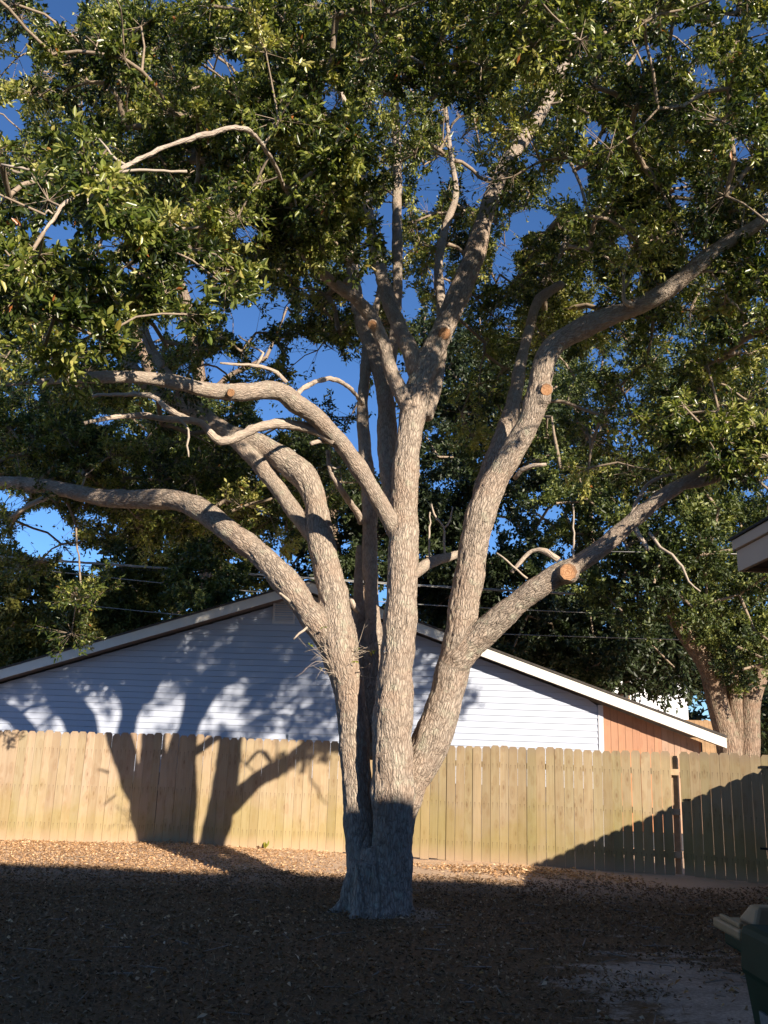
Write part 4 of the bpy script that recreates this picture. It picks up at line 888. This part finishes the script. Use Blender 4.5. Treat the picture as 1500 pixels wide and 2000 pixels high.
p = at(1318, 1402, 37.9); MB().box((p[0], 37.85, 0), (.16, 0, 0), (0, .12, 0), (0, 0, zt + .08)).build('post', IRON, ff)

# ------------------------------------------------------------------ background trees
TREES = [
 # name, label, stems [(px,py,w,Y)...], crown spec, leaf material, leaf size, clump radius
 ('oak_tree', 'multi-trunked oak at the right behind the gate and low roof end', [[(1425, 1560, 52, 22), (1424, 1470, 50, 22), (1410, 1400, 42, 22), (1386, 1310, 40, 22), (1350, 1255, 34, 22), (1308, 1190, 30, 21.8), (1265, 1110, 24, 21.6), (1230, 1050, 18, 21.4)], [(1440, 1560, 50, 22.1), (1440, 1470, 46, 22.1), (1440, 1370, 36, 22.1), (1428, 1300, 30, 22.2), (1400, 1200, 24, 22.4), (1385, 1080, 20, 22.4)], [(1455, 1560, 46, 22), (1459, 1470, 44, 22), (1465, 1380, 40, 22), (1482, 1320, 36, 22), (1510, 1260, 30, 22), (1540, 1150, 24, 22)], [(1468, 1340, 20, 22), (1455, 1290, 20, 22.1), (1450, 1200, 16, 22.2)]],
  [(1380, 1080, 180, 110, 18.5, 23, 60), (1240, 1140, 90, 70, 19, 22, 16), (1450, 1200, 90, 80, 19, 23, 24), (1330, 960, 230, 80, 19, 24, 36), (1140, 1020, 100, 60, 20, 24, 14), (1460, 1290, 60, 30, 20, 22, 6), (1420, 760, 160, 160, 21, 26, 46), (1180, 800, 180, 160, 22, 27, 44)], LEAF_FAR, .115, .80),
 ('evergreen_oak_tree', 'dark shaded oak between the blue roof and the right oak, trunks showing under its crown', [[(1200, 1560, 20, 31), (1196, 1400, 18, 31), (1180, 1330, 17, 31), (1160, 1240, 14, 31)], [(1135, 1560, 14, 31), (1140, 1400, 13, 31), (1135, 1310, 12, 31), (1120, 1230, 10, 31)], [(1200, 1380, 12, 31), (1225, 1330, 10, 31), (1250, 1290, 8, 31)]],
  [(1020, 1180, 160, 110, 28, 34, 50), (1200, 1270, 170, 60, 28, 33, 44), (880, 1120, 100, 120, 28, 34, 30), (1330, 1270, 70, 60, 28, 33, 18), (1060, 1270, 100, 40, 30, 34, 14), (1000, 900, 130, 150, 29, 34, 40), (1040, 740, 110, 110, 29, 33, 20)], LEAF_SHADED, .20, 1.2),
 ('oak_tree', 'dark leafy oak rising behind the blue gable peak', [[(695, 1560, 26, 28), (690, 1300, 24, 28), (668, 1150, 20, 28), (650, 1000, 16, 28), (640, 850, 12, 28)], [(700, 1200, 16, 28), (730, 1080, 14, 28), (745, 950, 11, 28)]],
  [(660, 1040, 130, 110, 25, 31, 36), (800, 1000, 70, 100, 26, 31, 16), (880, 780, 80, 120, 26, 31, 22), (880, 640, 80, 70, 27, 31, 9), (640, 880, 60, 60, 26, 30, 8)], LEAF_SHADED, .18, 1.1),
 ('oak_tree', 'tall oak with dark leaning trunks behind the left limbs, against the sky', [[(410, 1500, 34, 24), (408, 1200, 32, 24), (400, 950, 29, 24), (395, 800, 27, 24), (384, 690, 25, 24), (366, 600, 22, 24), (345, 530, 17, 24), (330, 470, 12, 24)], [(400, 900, 22, 24), (330, 790, 22, 24), (280, 700, 20, 24), (255, 620, 16, 24), (225, 540, 11, 24)], [(395, 800, 12, 24), (440, 740, 11, 24), (520, 700, 9, 24)]],
  [(120, 740, 190, 130, 21, 26, 40), (280, 600, 130, 80, 21, 26, 16), (230, 880, 220, 90, 21, 26, 44), (400, 880, 100, 70, 22, 26, 14), (620, 590, 60, 80, 23, 26, 7), (330, 480, 120, 60, 22, 26, 12), (480, 820, 90, 40, 22, 26, 6), (40, 560, 100, 120, 22, 26, 16), (410, 1010, 70, 110, 20.5, 23, 20), (405, 1130, 50, 70, 20.5, 22.5, 16)], LEAF_FAR, .13, .8),
 ('oak_tree', 'sunlit olive green oak beyond the left roof slope', [[(280, 1560, 22, 30), (285, 1250, 20, 30), (300, 1150, 18, 30), (330, 1080, 13, 30)], [(345, 1250, 12, 30), (345, 1130, 12, 30), (335, 1110, 10, 30)]],
  [(330, 1090, 150, 100, 27, 32, 46), (420, 1010, 120, 90, 27, 32, 28), (470, 1120, 90, 40, 27, 31, 12), (260, 1180, 110, 50, 27, 31, 18), (300, 960, 120, 60, 28, 32, 16)], LEAF_YEL, .155, 1.0),  # lighter leaf here stands in for sunlight on this crown
 ('oak_tree', 'yellowish tree at the far left beyond the roof slope', [[(40, 1560, 20, 28), (45, 1330, 18, 28), (60, 1200, 14, 28)]],
  [(60, 1180, 130, 70, 25, 30, 40), (30, 1110, 60, 30, 26, 30, 5), (90, 1270, 120, 40, 25, 29, 22), (200, 1200, 80, 60, 26, 30, 16), (-60, 1150, 60, 140, 26, 30, 14)], LEAF_YEL, .15, .95),
 ('pine_tree', 'pale feathery treetop against the blue sky gap right of the middle limb', [[(1165, 1500, 18, 40), (1150, 1000, 14, 40), (1120, 760, 12, 40), (1075, 560, 7, 40), (1064, 460, 4, 40)]],
  [(1062, 520, 60, 60, 39, 41, 16), (1090, 620, 70, 70, 39, 41, 14)], LEAF_YEL, .24, 1.0),
]
def bg_tree(name, label, stems, spec, lm, lsize, crad):
    p0 = limb3d(stems[0], .4)[0]; root = empty(name, (p0[0], p0[1], 0), label=label, cat='tree')
    tv, tf, bk, qs = [], [], [], []
    for st in stems:
        q = limb3d(st, .25); q[:, :3] += np.stack([noise_arr(q, 1), noise_arr(q, 2), 0 * q[:, 0]], -1) * .05; v, f = tube_vf(q[:, :3], q[:, 3], 10)
        s = np.cumsum(np.r_[0, np.linalg.norm(np.diff(q[:, :3], axis=0), axis=1)]); a = np.arange(10) * 2 * np.pi / 10
        bk.append(np.stack([np.outer(q[:, 3], np.cos(a)).ravel(), np.outer(q[:, 3], np.sin(a)).ravel(), np.repeat(s, 10)], -1)); b = len(tv); tv += v; tf += [[b + i for i in g] for g in f]; qs.append(q)
    o = mesh('trunk', tv, tf, BARK_FAR, root, True); aa = o.data.attributes.new('bark', 'FLOAT_VECTOR', 'POINT'); aa.data.foreach_set('vector', np.vstack(bk).astype(np.float32).ravel())
    cl = sample_clumps(spec, crad); Q = np.vstack(qs)[:, :3]; Q = Q[Q[:, 2] > 2.5]
    arr = Q.copy(); A, B, D = [], [], []
    cl = cl[np.argsort([np.linalg.norm(Q - c[:3], axis=1).min() for c in cl])]; rr = []
    for c in cl:
        d = np.linalg.norm(arr - c[:3], axis=1); a = arr[int(np.argmin(d))]; L = d.min(); k = max(1, int(L / .6)); prev = a; new = []
        for s in range(1, k + 1):
            t = s / k; q = a + (c[:3] - a) * t + np.array([0, 0, .1 * L * math.sin(math.pi * t)]) + (rng.normal(size=3) * .07 if s < k else 0); A.append(prev); B.append(q); rr.append(.03 + .02 * min(L, 3) * (1 - t)); prev = q; new.append(q)
        arr = np.vstack([arr, new]); dd = c[:3] - a; D.append(dd / (np.linalg.norm(dd) + 1e-6))
    v, f = frusta(A, B, np.array(rr) * 1.25, np.array(rr), 5); np_mesh('boughs', v, f, TWIG, root, True, kind='stuff')
    pos, axis, nrm, L, Wd, rn, c, e = make_crown_leaves(np.hstack([cl, np.array(D)]), 18, 34, lsize, lsize * .5, False)
    kt, keep = twig_cull(e, 34); keep &= cull(pos, .9); v, f, k = leaf_verts(pos[keep], axis[keep], nrm[keep], L[keep], Wd[keep], .35, False)
    np_mesh('crown', v, f, lm, root, False, {'leaf_rand': ('FLOAT', np.repeat(np.clip(rn[keep], 0, 1), k))})
def wood_line():
    n = 1100; ang = rng.uniform(-62, 62, n) * math.pi / 180; R = rng.uniform(58, 78, n); cx, cy = np.sin(ang) * R, np.cos(ang) * R
    cl = np.stack([cx, cy, rng.uniform(.3, 9.0, n) ** 1.0, rng.uniform(1.7, 2.9, n)], -1); D = unit(n)
    pos, axis, nrm, L, Wd, rn, c, e = make_crown_leaves(np.hstack([cl, D]), 9, 13, .62, .36, False)
    v, f, k = leaf_verts(pos, axis, nrm, L, Wd, .35, False)
    np_mesh('woodland', v, f, LEAF_SHADED, None, False, {'leaf_rand': ('FLOAT', np.repeat(np.clip(rn, 0, 1), k))}, kind='stuff')
def noise_arr(q, k): return np.array([noise.noise((p[0] * .8, p[1] * .8 + k * 7, p[2] * .8)) for p in q])
for T_ in TREES: bg_tree(*T_)
wood_line()

# ------------------------------------------------------------------ fallen leaves and dry grass on the yard
def scatter(n, x0, x1, y0, y1, ln, mat, name, weight=None, tiltup=.9):
    x = rng.uniform(x0, x1, n * 2); y = rng.uniform(y0, y1, n * 2)
    if weight is not None:
        k = rng.random(n * 2) < weight(x, y); x, y = x[k][:n], y[k][:n]
    else: x, y = x[:n], y[:n]
    m = len(x); pos = np.stack([x, y, gz(x, y) + rng.uniform(.004, .03, m)], -1)
    a = rng.uniform(0, 6.283, m); axis = np.stack([np.cos(a), np.sin(a), rng.normal(0, .35, m)], -1); nrm = unit(m) * tiltup + np.array([0, 0, 1.0])
    v, f, k = leaf_verts(pos, axis, nrm, ln * rng.uniform(.5, 1.25, m), ln * .45 * rng.uniform(.6, 1.2, m), .6, False)
    return np_mesh(name, v, f, mat, None, False, {'leaf_rand': ('FLOAT', np.repeat(rng.random(m), k))}, kind='stuff')
def clear_sand(x, y):
    d = np.sqrt((x - 2.5) ** 2 * 1.2 + (y - 7.5) ** 2 * .42); k = np.array([noise.noise((a * 1.3, b * 2.0, 5.0)) for a, b in zip(x, y)]); return np.clip((d + k * 1.2 - .45) / .6, .09, 1)
def fence_y(x): return np.interp(x, [p[0] for p in pts] + [gB[0]], [p[1] for p in pts] + [gB[1]])
def before_fence(x, y): return (y < fence_y(x) - .03).astype(float)
scatter(60000, -8, 5.6, 3.6, 12.9, .048, LITTER_SHADED, 'fallen_leaves', lambda x, y: clear_sand(x, y) * before_fence(x, y))
scatter(22000, -9, 0.2, 12.6, 16.2, .042, LITTER, 'fallen_leaves', lambda x, y: before_fence(x, y) * np.clip(1.0 - (x + 2.2) / 2.2, .18, 1))
scatter(1500, -5, 4.5, 4.2, 12.4, .065, LITTER, 'curled_leaves', lambda x, y: before_fence(x, y) * np.array([max(.05, noise.noise((a * .7, b * .7, 2)) + .35) for a, b in zip(x, y)]))
scatter(3800, .6, 4.2, 11.6, 14.4, .065, LITTER, 'fallen_leaves', lambda x, y: before_fence(x, y) * np.exp(-((y - (fence_y(x) - .9)) / .45) ** 2) * np.clip(1.3 - abs(x - 2.2) / 1.6, 0, 1))
# wisps of dry grass
m = 16000; x = rng.uniform(-8.5, 4.5, m); y = rng.uniform(4.5, 12.9, m); k = (before_fence(x, y) > 0) & (rng.random(m) < clear_sand(x, y)); x, y = x[k], y[k]; m = len(x)
pos = np.stack([x, y, gz(x, y)], -1); ax = unit(m) * .7 + np.array([0, 0, .75])
v, f, k = leaf_verts(pos, ax, unit(m), rng.uniform(.03, .10, m), np.full(m, .006), .2, False)
np_mesh('dry_grass', v, f, LITTER_SHADED, None, False, {'leaf_rand': ('FLOAT', np.repeat(rng.uniform(.5, 1, m), k))}, kind='stuff')
# dead sticks dropped on the yard
n = 260; x = rng.uniform(-5, 4.2, n); y = rng.uniform(4.5, 14.2, n); k = before_fence(x, y) > 0; x, y = x[k], y[k]; n = len(x); a = rng.uniform(0, 6.28, n); L = rng.uniform(.06, .32, n)
pa = np.stack([x, y, gz(x, y) + .02], -1); pb = pa + np.stack([np.cos(a) * L, np.sin(a) * L, rng.uniform(-.005, .03, n)], -1)
v, f = frusta(pa, pb, rng.uniform(.004, .009, n), rng.uniform(.002, .005, n), 5); np_mesh('fallen_twigs', v, f, TWIG, None, True, kind='stuff')
# a weed at the foot of the fence
wd = empty('weed', ground_at(517, 1660), label='small weed with a few green leaves at the foot of the fence', cat='weed')
for k in range(7):
    p = np.array(wd.location); a = unit(1) * .6 + np.array([[0, -.2, .8]]); v, f, _ = leaf_verts(p[None] + unit(1) * .02 + np.array([[0, 0, .03]]), a, unit(1), np.array([.12]), np.array([.035]), .3, True)
    np_mesh('leaf', v, f, LEAF1, wd)
